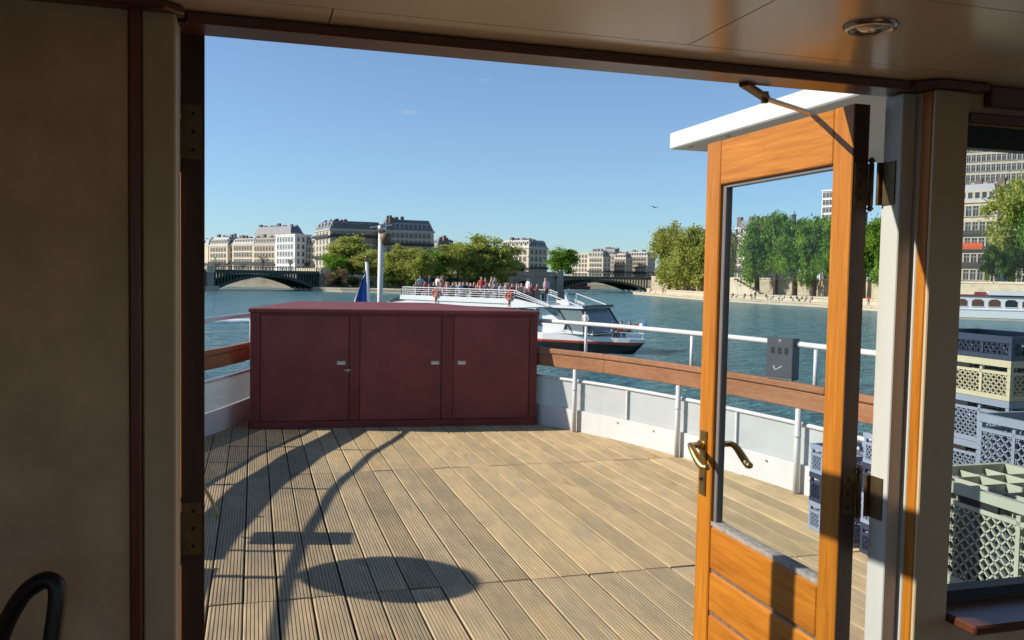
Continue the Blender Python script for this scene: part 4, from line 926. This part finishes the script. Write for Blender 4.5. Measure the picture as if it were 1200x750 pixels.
CR = {'olive': [crown_mesh('crown', 11 + k, (0, 5), 95, 150) for k in range(3)], 'green': [crown_mesh('crown', 31 + k, (1, 2), 100, 150) for k in range(3)], 'tall': [crown_mesh('crown', 41 + k, (1, 2), 105, 160, clump=.2, droop=.1) for k in range(3)],
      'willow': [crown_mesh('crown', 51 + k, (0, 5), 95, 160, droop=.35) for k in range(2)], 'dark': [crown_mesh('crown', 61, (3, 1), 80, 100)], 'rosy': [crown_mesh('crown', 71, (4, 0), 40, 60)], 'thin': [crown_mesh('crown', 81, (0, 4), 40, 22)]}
def trunk_mesh(seed, bare=False):
    rnd = random.Random(seed); mb = B(); mb.tube([(0, 0, -.05), (.01, 0, .3), (.02, .01, .55), (.0, .02, .8)], [.034, .026, .02, .008], 8)
    for k in range(16 if bare else 7):
        z0 = rnd.uniform(.28, .7); a = rnd.uniform(0, 6.28); l = rnd.uniform(.2, .42)
        p1 = Vector((math.cos(a) * l * .5, math.sin(a) * l * .5, z0 + l * .45)); p2 = Vector((math.cos(a) * l, math.sin(a) * l, z0 + l * .8))
        mb.tube([(.01, 0, z0), p1, p2], [.014, .009, .003], 6)
        if bare:
            for j in range(5):
                q = p1.lerp(p2, rnd.random()); b = a + rnd.uniform(-1, 1); mb.tube([q, q + Vector((math.cos(b), math.sin(b), .9)) * .12], [.006, .002], 4)
    return mb.mesh('trunk', M['bark'], 'auto')
TR = [trunk_mesh(k) for k in range(3)]; TRB = trunk_mesh(9, True)
def tree(name, label, x, D, ytop, wpx, zbase, kind, v=0, low=.22, group=None, rz=None):
    """crown spans from low*height to the top"""
    p = far(x, D); zt = zpx(x, ytop, D); H = zt - zbase; w_ = wpx * D / FPX / 2
    t = thing(name, label, 'tree', (p.x, p.y, zbase), group)
    tr = ob('trunk', TR[v % 3] if kind else TRB, t); tr.scale = (H, H, H); tr.rotation_euler = (0, 0, random.uniform(0, 6))
    if kind:
        c = ob('crown', CR[kind][v % len(CR[kind])], t); c.location = (0, 0, H * (low + (1 - low) / 2)); c.scale = (w_ * 1.22, w_ * 1.22, H * (1 - low) / 2 * 1.06); c.rotation_euler = (0, 0, random.uniform(0, 6.28))
    return t
GP = 'park trees on the island left of the tour boat'
tree('park_tree', 'tall olive green tree in front of the big corner block', 412, 232, 279, 64, -1, 'olive', 0, .16, GP)
tree('park_tree', 'small leafy tree at the foot of the big corner block', 392, 226, 297, 34, -1, 'green', 1, .15, GP)
tree('park_tree', 'olive tree directly left of the white mast', 437, 226, 291, 44, -1, 'olive', 1, .12, GP)
tree('park_tree', 'drooping olive tree right of the white mast', 468, 222, 290, 46, -1.5, 'willow', 0, .12, GP)
tree('park_tree', 'drooping yellow green tree in front of the long block', 490, 220, 289, 46, -1.5, 'willow', 1, .12, GP)
tree('park_tree', 'bright green tree between the drooping and the broad olive trees', 512, 226, 291, 32, -1.5, 'green', 0, .12, GP)
tree('park_tree', 'tall olive tree at the left of the broad pair', 535, 230, 284, 50, -1.5, 'olive', 2, .1, GP)
tree('park_tree', 'broad olive tree with the highest crown behind the tour boat', 566, 234, 278, 66, -1.5, 'olive', 0, .1, GP)
tree('park_tree', 'olive tree at the right end of the park group beside the stone arch', 586, 240, 288, 40, -1.5, 'olive', 1, .08, GP)
tree('park_tree', 'dense dark green tree behind the stone bridge approach', 657, 300, 291, 44, 0, 'green', 2, .05, GP)
tree('park_tree', 'small dark tree in front of the cream corner house', 606, 296, 304, 20, 0, 'dark', 0, .05, GP)
tree('blossom_tree', 'small rosy blossoming tree by the bridge abutment', 402, 219, 311, 20, -2, 'rosy', 0, .1)
tree('blossom_tree', 'rosy creeper covered tree at the right end of the left bridge', 384, 217, 315, 18, -2.2, 'rosy', 0, .05)
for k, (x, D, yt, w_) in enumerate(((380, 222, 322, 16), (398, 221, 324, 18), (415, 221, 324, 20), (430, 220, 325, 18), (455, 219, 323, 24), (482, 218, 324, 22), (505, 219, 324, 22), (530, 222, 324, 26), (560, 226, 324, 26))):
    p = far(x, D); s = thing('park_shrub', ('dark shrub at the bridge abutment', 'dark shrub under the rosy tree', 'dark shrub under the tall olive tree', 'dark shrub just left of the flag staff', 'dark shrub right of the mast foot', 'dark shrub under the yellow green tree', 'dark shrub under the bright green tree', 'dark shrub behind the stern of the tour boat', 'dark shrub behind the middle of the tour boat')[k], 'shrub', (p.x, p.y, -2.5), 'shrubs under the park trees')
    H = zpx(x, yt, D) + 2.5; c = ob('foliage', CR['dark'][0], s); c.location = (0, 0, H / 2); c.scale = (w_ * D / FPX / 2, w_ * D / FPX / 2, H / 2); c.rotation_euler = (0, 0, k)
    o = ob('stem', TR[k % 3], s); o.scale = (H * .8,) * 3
GB = 'bare street trees on the left bank'
for k, (x, yt, lab) in enumerate(((308, 296, 'bare branched tree before the dormer house on the left bank'), (255, 306, 'small bare tree before the first whole cream house'), (340, 300, 'small bare tree before the white house'), (285, 307, 'small bare tree before the low cream house'))):
    tree('bare_tree', lab, x, 262, yt, 16, 1.0, None, 0, group=GB)
    p = far(x, 262)
GQ = 'plane trees along the right bank'
for k, (x, D, yt, w_, kd, low, lab) in enumerate((
    (783, 232, 266, 52, 'willow', .10, 'olive drooping tree at the tip of the right quay'), (812, 219, 262, 56, 'willow', .10, 'taller olive drooping tree just left of the open door'), (846, 212, 268, 36, 'willow', .12, 'olive tree half hidden by the door stile'),
    (886, 190, 247, 42, 'tall', .17, 'tall green tree, leftmost seen through the door glass'), (908, 186, 245, 42, 'tall', .17, 'tall green tree, second from the left through the door glass'), (930, 181, 245, 44, 'tall', .17, 'tall green tree in the middle of the door glass'),
    (952, 177, 246, 44, 'tall', .17, 'tall green tree at the right of the door glass'), (978, 172, 245, 42, 'tall', .17, 'tall green tree behind the right door stile'), (1010, 166, 243, 46, 'tall', .17, 'tall green tree in the gap between door and jamb'), (1040, 160, 240, 46, 'tall', .17, 'tall green tree hidden mostly by the door jamb'))):
    tree('plane_tree', lab, x, D, yt, w_, -1.75, kd, k, low, GQ)
for k, (x, D, yt, w_, lab) in enumerate(((1183, 158, 214, 74, 'large rounded tree seen through the cabin window'), (1215, 152, 225, 60, 'tree at the right edge of the cabin window view'))):
    tree('plane_tree', lab, x, D, yt, w_, 1.6, 'olive' if k == 0 else 'green', k, .12, GQ)
for k, (x, yt, lab) in enumerate(((1160, 283, 'dark shrub under the large tree, left one in the window'), (1180, 285, 'dark shrub under the large tree, middle one in the window'), (1200, 283, 'dark shrub under the large tree, right one in the window'))):
    D = 150; p = far(x, D); s = thing('bank_shrub', lab, 'shrub', (p.x, p.y, 1.6), 'shrubs on the embankment'); H = zpx(x, yt, D) - 1.6
    c = ob('foliage', CR['dark'][0], s); c.location = (0, 0, H / 2); c.scale = (2.2, 2.2, H / 2); c.rotation_euler = (0, 0, k * 2); o = ob('stem', TR[0], s); o.scale = (H * .8,) * 3

# ---------------- people (continuous skinned bodies)
def person_mesh(name, pose):
    J = {}
    if pose == 'stand':
        J = dict(pel=(0, 0, .95), ch=(0, 0, 1.28), nk=(0, 0, 1.47), hd=(0, -.01, 1.60), tp=(0, 0, 1.70), shl=(.18, 0, 1.40), ell=(.25, .02, 1.12), hal=(.22, -.12, .92), shr=(-.18, 0, 1.40), elr=(-.25, .02, 1.12), har=(-.23, -.06, .88),
                 hil=(.10, 0, .90), knl=(.11, -.02, .50), anl=(.11, 0, .08), tol=(.12, -.14, .04), hir=(-.10, 0, .90), knr=(-.11, -.02, .50), anr=(-.12, .02, .08), tor=(-.13, -.12, .04))
    else:
        J = dict(pel=(0, 0, .50), ch=(0, .03, .84), nk=(0, .02, 1.03), hd=(0, 0, 1.16), tp=(0, .01, 1.26), shl=(.18, .02, .96), ell=(.25, -.02, .70), hal=(.14, -.25, .62), shr=(-.18, .02, .96), elr=(-.25, -.02, .70), har=(-.14, -.25, .60),
                 hil=(.10, -.03, .48), knl=(.13, -.44, .50), anl=(.13, -.42, .08), tol=(.13, -.55, .04), hir=(-.10, -.03, .48), knr=(-.13, -.44, .50), anr=(-.13, -.40, .08), tor=(-.13, -.53, .04))
    rad = dict(pel=.15, ch=.155, nk=.06, hd=.10, tp=.075, shl=.07, ell=.05, hal=.04, shr=.07, elr=.05, har=.04, hil=.10, knl=.07, anl=.045, tol=.04, hir=.10, knr=.07, anr=.045, tor=.04)
    ks = list(J); ix = {k: i for i, k in enumerate(ks)}
    E_ = [('pel', 'ch'), ('ch', 'nk'), ('nk', 'hd'), ('hd', 'tp'), ('ch', 'shl'), ('shl', 'ell'), ('ell', 'hal'), ('ch', 'shr'), ('shr', 'elr'), ('elr', 'har'), ('pel', 'hil'), ('hil', 'knl'), ('knl', 'anl'), ('anl', 'tol'), ('pel', 'hir'), ('hir', 'knr'), ('knr', 'anr'), ('anr', 'tor')]
    me = bpy.data.meshes.new(name); me.from_pydata([J[k] for k in ks], [(ix[a], ix[b]) for a, b in E_], [])
    o = bpy.data.objects.new('tmp', me); col.objects.link(o); md = o.modifiers.new('s', 'SKIN')
    for k in ks: me.skin_vertices[0].data[ix[k]].radius = (rad[k], rad[k] * (.75 if k in ('pel', 'ch') else 1))
    me.skin_vertices[0].data[0].use_root = True
    o.modifiers.new('d', 'SUBSURF').levels = 1
    dg = bpy.context.evaluated_depsgraph_get(); out = bpy.data.meshes.new_from_object(o.evaluated_get(dg)); bpy.data.objects.remove(o); out.name = name
    hz, wz = J['hd'][2], J['pel'][2]; out.materials.clear()
    for m_ in (SK[0], SHIRT['white'], TROU, HAIR): out.materials.append(m_)
    for p in out.polygons:
        c = p.center; hand = (abs(c.x) > .1 and (Vector(c) - Vector(J['hal'])).length < .2) or (Vector(c) - Vector(J['har'])).length < .2
        p.material_index = (3 if (c.z > hz + .035 or c.y > .045) else 0) if c.z > hz - .13 else 0 if hand else 2 if c.z < wz + .03 and (pose == 'stand' or c.y < -.05 or c.z < wz) else 1
        p.use_smooth = True
    return out
PM = {k: person_mesh('person', k) for k in ('stand', 'sit')}
def person(label, loc, rz, pose, shirt, group, scale=1.0, skin=0):
    o = ob('person', PM[pose]); o.location = loc; o.rotation_euler = (0, 0, rz); o.scale = (scale,) * 3
    for i, m_ in ((0, SK[skin]), (1, SHIRT[shirt])): o.material_slots[i].link = 'OBJECT'; o.material_slots[i].material = m_
    return tag(o, label, 'person', group)

# ---------------- tour boat
lxv = Vector((math.cos(YAW), -math.sin(YAW), 0)); ldv = Vector((math.sin(YAW), math.cos(YAW), 0))
BA = R(35); bu = lxv * math.cos(BA) - ldv * math.sin(BA); bv = -lxv * math.sin(BA) - ldv * math.cos(BA)   # towards bow, towards us
TIP = far(758.5, 56)
def bp(s, v, z):
    q = TIP - bu * s + bv * v; return Vector((q.x, q.y, WATER + z))
tb = thing('tour_boat', 'white sightseeing boat with a glass nose and crowded open upper deck', 'boat', bp(11, 0, 0))
HB = 2.25
def hw(s): return HB * min(1, (s / 6.5)) ** .55 if s > 0 else 0.02
def loft(mb, prof, S):
    """prof: list of (fraction of half width, z or function of s)"""
    n = len(prof); b0 = len(mb.v)
    for s in S:
        for f_, z in prof: mb.v.append(tuple(bp(s + (.9 * (1 - min(1, (z if not callable(z) else z(s)) / .9)) if s < 3 else 0), hw(s) * f_, z if not callable(z) else z(s))))
    for i in range(len(S) - 1):
        for k in range(n - 1): a = b0 + i * n + k; mb.face(a, a + 1, a + n + 1, a + n)
    mb.face(*[b0 + (len(S) - 1) * n + k for k in range(n)])
S = [0, .3, .8, 1.5, 2.5, 4, 6.5, 10, 16, 24]
mb = B(); loft(mb, [(.75, -.4), (.92, .1), (1.0, .60)], S); loft(mb, [(-.75, -.4), (-.92, .1), (-1.0, .60)], S); mb.build('lower_hull', M['hullblack'], tb)
mb = B(); loft(mb, [(1.0, .601), (1.02, .68), (1.02, .76), (1.0, .78)], S); loft(mb, [(-1.0, .601), (-1.02, .68), (-1.02, .76), (-1.0, .78)], S); mb.build('red_stripe', M['hullred'], tb)
mb = B(); loft(mb, [(1.0, .781), (.99, lambda s: 1.0 + .25 * min(1, s / 8)), (.9, lambda s: 1.0 + .25 * min(1, s / 8)), (-.9, lambda s: 1.0 + .25 * min(1, s / 8)), (-.99, lambda s: 1.0 + .25 * min(1, s / 8)), (-1.0, .781)], S); mb.build('topsides', M['boatwhite'], tb)
def sprism(mb, prof, v0, v1): return mb.prism([bp(s, v0, z) for s, z in prof], bv * (v1 - v0))
# glass saloon: long side panes between white pillars
for i in range(11):
    s0 = 7.2 + i * 1.4
    for v in (HB - .12, -HB + .12): sprism(B(), [(s0 + .06, 1.3), (s0 + 1.34, 1.3), (s0 + 1.34, 2.68), (s0 + .06, 2.68)], v, v + .04).build('side_pane', M['boatglass'], tb)
    for v in (HB - .15, -HB + .07): sprism(B(), [(s0 - .06, 1.25), (s0 + .055, 1.25), (s0 + .055, 2.72), (s0 - .06, 2.72)], v, v + .08).build('side_pillar', M['boatwhite'], tb)
# wheelhouse with raked glass
sprism(B(), [(2.75, 1.35), (7.1, 1.15), (7.1, 2.86), (3.9, 2.86)], -1.85, 1.85).build('wheelhouse_glass', M['boatglass'], tb)
for v in (1.86, -1.90):
    for (a, za, b, zb, w_) in ((2.72, 1.3, 3.88, 2.88, .09), (4.4, 1.25, 5.6, 2.86, .07), (5.0, 1.25, 4.9, 2.0, .06)):
        B().bar(bp(a, v, za), bp(b, v, zb), w_, .06, bv).build('glass_frame', M['hullblack'], tb)
    sprism(B(), [(6.0, 1.2), (6.35, 1.2), (7.0, 2.0), (7.1, 2.86), (6.7, 2.86), (5.0, 1.75), (5.15, 1.35)], v, v + .05).build('zigzag_panel', M['boatwhite'], tb)
    sprism(B(), [(7.1, 1.2), (8.4, 1.2), (8.0, 2.86), (7.1, 2.86)], v + .03, v + .09).build('side_panel', M['boatwhite'], tb)
sprism(B(), [(2.9, 1.2), (7.1, 1.2), (7.1, 1.62), (4.5, 1.42), (2.9, 1.28)], -1.89, 1.89).build('coaming', M['boatwhite'], tb)
sprism(B(), [(3.55, 2.87), (7.0, 2.87), (7.0, 3.0), (3.65, 2.97)], -2.0, 2.0).build('wheelhouse_roof', M['boatwhite'], tb)
B().bar(bp(3.6, 1.95, 3.02), bp(3.6, -1.95, 3.02), .2, .14).build('roof_light_bar', M['greybox'], tb)
# upper deck: white fascia, deck, stairs down at the stern
sprism(B(), [(7.01, 2.75), (19.2, 2.75), (20.6, 2.55), (20.6, 2.70), (19.0, 3.11), (7.01, 3.11)], -2.35, 2.35).build('upper_deck', M['boatwhite'], tb)
sprism(B(), [(6.2, 2.92), (9.0, 2.75), (9.0, 3.36), (8.6, 3.36)], 2.2, 2.42).build('fascia_nose', M['boatwhite'], tb)
sprism(B(), [(9.01, 3.02), (19.1, 3.02), (19.0, 3.36), (9.01, 3.36)], 2.355, 2.42).build('fascia', M['boatwhite'], tb)
sprism(B(), [(18.6, 2.98), (20.2, 2.78), (19.9, 2.95), (19.2, 3.2)], 2.36, 2.40).build('stern_vent', M['hullblack'], tb)
B().prism([bp(7.2, -2.2, 3.12), bp(19, -2.2, 3.12), bp(19, 2.2, 3.12), bp(7.2, 2.2, 3.12)], (0, 0, .02)).build('deck_floor', M['boatgrey'], tb)
for v in (2.3, -2.3):
    for z in (3.48, 3.63, 3.78, 3.93): B().tube([bp(8.8, v, z), bp(18.9, v, z)], .022 if z < 3.9 else .035, 5).build('rail_bar', M['boatwhite'], tb)
    s = 8.8
    while s < 19: B().tube([bp(s, v, 3.3), bp(s, v, 3.93)], .028, 5).build('rail_post', M['boatwhite'], tb); s += 1.26
    for dz in (0, -.16, -.32): B().tube([bp(8.8, v, 3.93 + dz), bp(6.0, v, 3.05 + dz * .3)], .035 if dz == 0 else .022, 5).build('sloping_rail', M['boatwhite'], tb)
    B().tube([bp(6.4, v * .8, 3.75), bp(4.0, v * .8, 3.05)], .035, 5).build('sloping_rail', M['boatwhite'], tb); B().tube([bp(6.4, v * .8, 3.75), bp(6.4, v * .8, 3.0)], .03, 5).build('rail_post', M['boatwhite'], tb)
for k in range(18):
    B().tube([bp(18.9, -2.25 + k * .265, 3.3), bp(18.9, -2.25 + k * .265, 3.93)], .015, 4).build('rail_post', M['boatwhite'], tb)
for s, v in ((7.9, .5), (6.35, -.2)): B().prism([bp(s, v, 3.32), bp(s + .12, v, 3.32), bp(s + .12, v, 3.92), bp(s, v, 3.92)], bv * .75).build('loudspeaker', M['hullblack'], tb)
sprism(B(), [(6.15, 3.0), (7.2, 3.0), (7.2, 3.3), (6.9, 3.9), (6.6, 3.9)], -.9, -.5).build('console', M['boatwhite'], tb)
for i in range(9):
    s = 9.6 + i * 1.05
    for v in (.35, -1.95): B().prism([bp(s, v, 3.15), bp(s + .45, v, 3.15), bp(s + .45, v, 3.58), bp(s, v, 3.58)], bv * 1.6).build('bench', M['boatgrey'], tb)
for s in (7.35, 8.15): B().prism([bp(s, 2.12, .95), bp(s + .42, 2.12, .95), bp(s + .42, 2.12, 1.42), bp(s, 2.12, 1.42)], bv * .2).build('red_box', M['redbox'], tb)
for v in (.9, -.9): B().tube([bp(.25, v * .15, 1.02), bp(.25, v * .15, 1.35), bp(2.5, v * 1.4, 1.45)], .025, 5).build('bow_rail', M['boatwhite'], tb)
B().tube([bp(.18, 0, 1.0), bp(.05, 0, 2.2)], .025, 6).build('flag_staff', M['steel'], tb)
fs = [bp(.1, 0, 0), ]
ff = thing('bow_flag', 'small tricolour flag flying at the bow of the tour boat', 'flag', bp(.1, 0, 1.5))
for k, cm in enumerate(('blue_cloth', 'white_cloth', 'red_cloth')):
    mb = B()
    for i in range(5):
        s = .1 + k * .24 + i * .06; wv = .06 * math.sin(s * 8)
        mb.v += [tuple(bp(s, wv, 2.1 - .2 * s)), tuple(bp(s, wv + .02, 1.7 - .18 * s))]
    for i in range(4): mb.face(2 * i, 2 * i + 1, 2 * i + 3, 2 * i + 2)
    mb.build(('blue_stripe', 'white_stripe', 'red_stripe')[k], M[cm], ff, True)
def lifebuoy(s, label):
    c = bp(s, 2.47, 3.55); t = thing('lifebuoy', label, 'lifebuoy', c, 'lifebuoys on the tour boat rail'); mb = B(); n, m = 20, 8
    for i in range(n):
        a = 2 * math.pi * i / n
        for k in range(m):
            b = 2 * math.pi * k / m; r = .24 + .075 * math.cos(b); mb.v.append(tuple(c + bu * r * math.cos(a) + Z * r * math.sin(a) + bv * .085 * math.sin(b)))
    for i in range(n):
        for k in range(m): mb.face(i * m + k, i * m + (k + 1) % m, ((i + 1) % n) * m + (k + 1) % m, ((i + 1) % n) * m + k)
    mb.build('ring', M['orange'], t, True)
    for a in (.8, 2.36, 3.9, 5.5):
        q = c + bu * .24 * math.cos(a) + Z * .24 * math.sin(a); d_ = bu * -math.sin(a) + Z * math.cos(a); B().tube([q - d_ * .05, q + d_ * .05], .079, 8).build('band', M['boatwhite'], t)
    B().tube([c - Z * .35, c - Z * .75 + bu * .05], .05, 6).build('rope', M['orange'], t)
lifebuoy(9.15, 'orange lifebuoy on the tour boat rail, nearer the wheelhouse'); lifebuoy(15.6, 'orange lifebuoy on the tour boat rail, nearer its stern')
rb = random.Random(5); cols_ = list(SHIRT)
bya = math.atan2(bu.y, bu.x)

ORD = ('first', 'second', 'third', 'fourth', 'fifth', 'sixth', 'seventh', 'eighth', 'ninth'); SEATS = (1.75, 1.3, .85, .4, -.5, -.95, -1.4, -1.85)
for i in range(9):
    for v in (1.75, 1.3, .85, .4, -.5, -.95, -1.4, -1.85):
        if rb.random() < .08: continue
        sit = not (rb.random() < .06); c = rb.choice(cols_ + ['white', 'black', 'navy', 'grey'])
        person('person in %s top %s in bench row %s from wheelhouse, %s from near rail' % (c, 'seated' if sit else 'standing', ORD[i], ORD[SEATS.index(v)]), bp(9.75 + i * 1.05 + rb.uniform(-.1, .1) + (0 if sit else .75), v + rb.uniform(-.08, .08), 3.15), bya - math.pi / 2 + math.pi + rb.uniform(-.6, .6), 'sit' if sit else 'stand', c, 'passengers on the tour boat', rb.uniform(.93, 1.03), int(rb.random() < .3))
for i, (s, v, c) in enumerate(((18.4, .9, 'pale blue'), (18.3, -1.0, 'white'), (11.9, 1.9, 'red'), (8.3, 1.4, 'white'), (8.0, -.3, 'pink'), (8.5, -1.2, 'pale blue'))):
    person('person in %s top standing %s' % (c, ('at the stern rail of the tour boat, near side', 'at the stern rail of the tour boat, far side', 'by the middle of the near rail of the tour boat', 'behind the loudspeaker on the tour boat', 'beside the console on the tour boat', 'on the far side of the tour boat console')[i]), bp(s, v, 3.15), bya + rb.uniform(0, 6), 'stand', c, 'passengers on the tour boat', rb.uniform(.92, 1.0), 0)
for i, (s, v, c, lab) in enumerate(((1.6, .5, 'red', 'person in red top sitting on the bow of the tour boat'), (2.05, .75, 'pink', 'person in pink top sitting on the bow next to the red one'), (1.35, -.2, 'red', 'second person in red top at the very bow of the tour boat'))):
    person(lab, bp(s, v, .95), bya - math.pi / 2 + math.pi * i, 'sit', c, 'passengers on the tour boat bow', .95, i % 2)
person('person in white top standing in the bow well beside the wheelhouse glass', bp(3.4, 2.0, 1.2), bya, 'stand', 'white', 'passengers on the tour boat bow', .9)
# people on the right quay
rq = random.Random(3); RQm = {'x': [(757, 243), (825, 204), (880, 187.5), (950, 171), (1022, 155)]}
spots = ((748, 240), (762, 236), (776, 229), (842, 196), (858, 191), (863, 190.5), (872, 187), (879, 184), (884, 183), (897, 182), (905, 178), (912, 177), (918, 176), (926, 174.5), (933, 173), (939, 171), (944, 170), (951, 169), (1017, 155))
for i, (x, D) in enumerate(spots):
    c = rq.choice(['black', 'navy', 'grey', 'white', 'red', 'black']); up_ = rq.random() < .3; t_ = D > 183 and x < 800
    p = far(x, D - (2 if x > 800 else 0)); person('person in %s top %s on the right quay, %s counted from its tip' % (c, 'standing' if up_ else 'sitting', ('first', 'second', 'third', 'fourth', 'fifth', 'sixth', 'seventh', 'eighth', 'ninth', 'tenth', 'eleventh', 'twelfth', 'thirteenth', 'fourteenth', 'fifteenth', 'sixteenth', 'seventeenth', 'eighteenth', 'nineteenth')[i]), (p.x, p.y, -2.72), rq.uniform(0, 6.2), 'stand' if up_ else 'sit', c, 'people on the right quay', 1.0)

# ---------------- white boat through the window, red barge, bird, foam
wb0, wb1 = far(1085, 122), far(1330, 112); wu = (wb1 - wb0).normalized(); wv = Vector((-wu.y, wu.x, 0)); WLn = (wb1 - wb0).length
mo = thing('moored_boat', 'long white moored river boat with brown windows, seen through the cabin window', 'boat', (wb0.x, wb0.y, WATER))
def wp(s, v, z): q = wb0 + wu * s + wv * v; return Vector((q.x, q.y, WATER + z))
def wbox(a, b, v0, v1, z0, z1): return B().prism([wp(a, v0, z0), wp(b, v0, z0), wp(b, v0, z1), wp(a, v0, z1)], wv * (v1 - v0))
wbox(0, WLn, 0, 4.5, -.4, .30).build('waterline', M['sand'], mo); wbox(0, WLn, -.05, 4.55, .301, 1.35).build('hull', M['boatwhite'], mo); wbox(0, WLn, -.12, 4.6, 1.36, 1.5).build('rubbing_strake', M['boatwhite'], mo)
wbox(.6, WLn, .25, 4.2, 1.5, 3.2).build('cabin', M['boatwhite'], mo); wbox(.4, WLn, .1, 4.4, 3.2, 3.4).build('cabin_roof', M['redbarge'], mo); wbox(7.6, WLn, -.1, 4.5, 3.41, 3.95).build('bulwark', M['boatwhite'], mo)
s = 1.6; k = 0
while s < WLn - 2:
    arch = [(s, 1.85), (s + 1.45, 1.85), (s + 1.45, 2.55), (s + 1.1, 2.82), (s + .35, 2.82), (s, 2.55)]
    w_ = B().prism([wp(a, .22, z) for a, z in arch], wv * .02).build('cabin_window', M['brownglass'] if k % 4 else M['hullblack'], mo); k += 1
    B().prism([wp(a, .16, z) for a, z in ((s - .08, 1.76), (s + 1.53, 1.76), (s + 1.53, 1.84), (s - .08, 1.84))], wv * .06).build('sill', M['white'], w_); s += 2.0
for a, lab in ((2.2, 0), (6.0, 0)): wbox(a, a + 1.4, 1, 3, 3.41, 3.8).build('deck_box', M['redbarge'], mo)
rbp = far(679, 322); rg = thing('red_barge', 'small dark red barge moored under the distant iron bridge', 'boat', (rbp.x, rbp.y, WATER))
B().prism([rbp + lxv * a + Z * (WATER + z) for a, z in ((-3.6, -.3), (3.4, -.3), (3.9, 1.1), (-4.2, 1.3))], ldv * 3).build('hull', M['redbarge'], rg); B().prism([rbp + lxv * a + ldv * .4 + Z * (WATER + z) for a, z in ((-1.8, 1.2), (2.8, 1.2), (2.5, 2.3), (-1.4, 2.3))], ldv * 2.2).build('cabin', M['hullblack'], rg)
bpz = at(767, 243, 62); bd = thing('gull', 'white gull gliding in the sky left of the open door', 'bird', bpz)
B().tube([bpz - lxv * .16, bpz - lxv * .05, bpz + lxv * .08, bpz + lxv * .17], [.01, .05, .045, .015], 8).build('body', M['white'], bd, True)
for s in (1, -1):
    mb = B(); a = bpz; mb.prism([a + lxv * .06, a + ldv * .18 * s + lxv * (.08 + .2 * s) + Z * .07, a + ldv * .2 * s + lxv * (.02 + .36 * s) + Z * .04, a + ldv * .15 * s + lxv * (-.06 + .2 * s) + Z * .06, a - lxv * .07], Z * .012); mb.build('wing', M['white'], bd)
fm = B(); rf_ = random.Random(2)
for i in range(230):
    t = rf_.random(); x = 238 + 60 * t; D = 83.5 + rf_.gauss(0, .9) + 1.2 * t; p = far(x, D); s = rf_.uniform(.1, .35)
    fm.box(p.x - s * 2.2, p.x + s * 2.2, p.y - s * .6, p.y + s * .6, WATER - .02, WATER + .05 + .12 * rf_.random())
tag(fm.build('wake_foam', M['foam']), 'streak of white wake foam on the river left of the maroon locker', 'foam', kind='stuff')
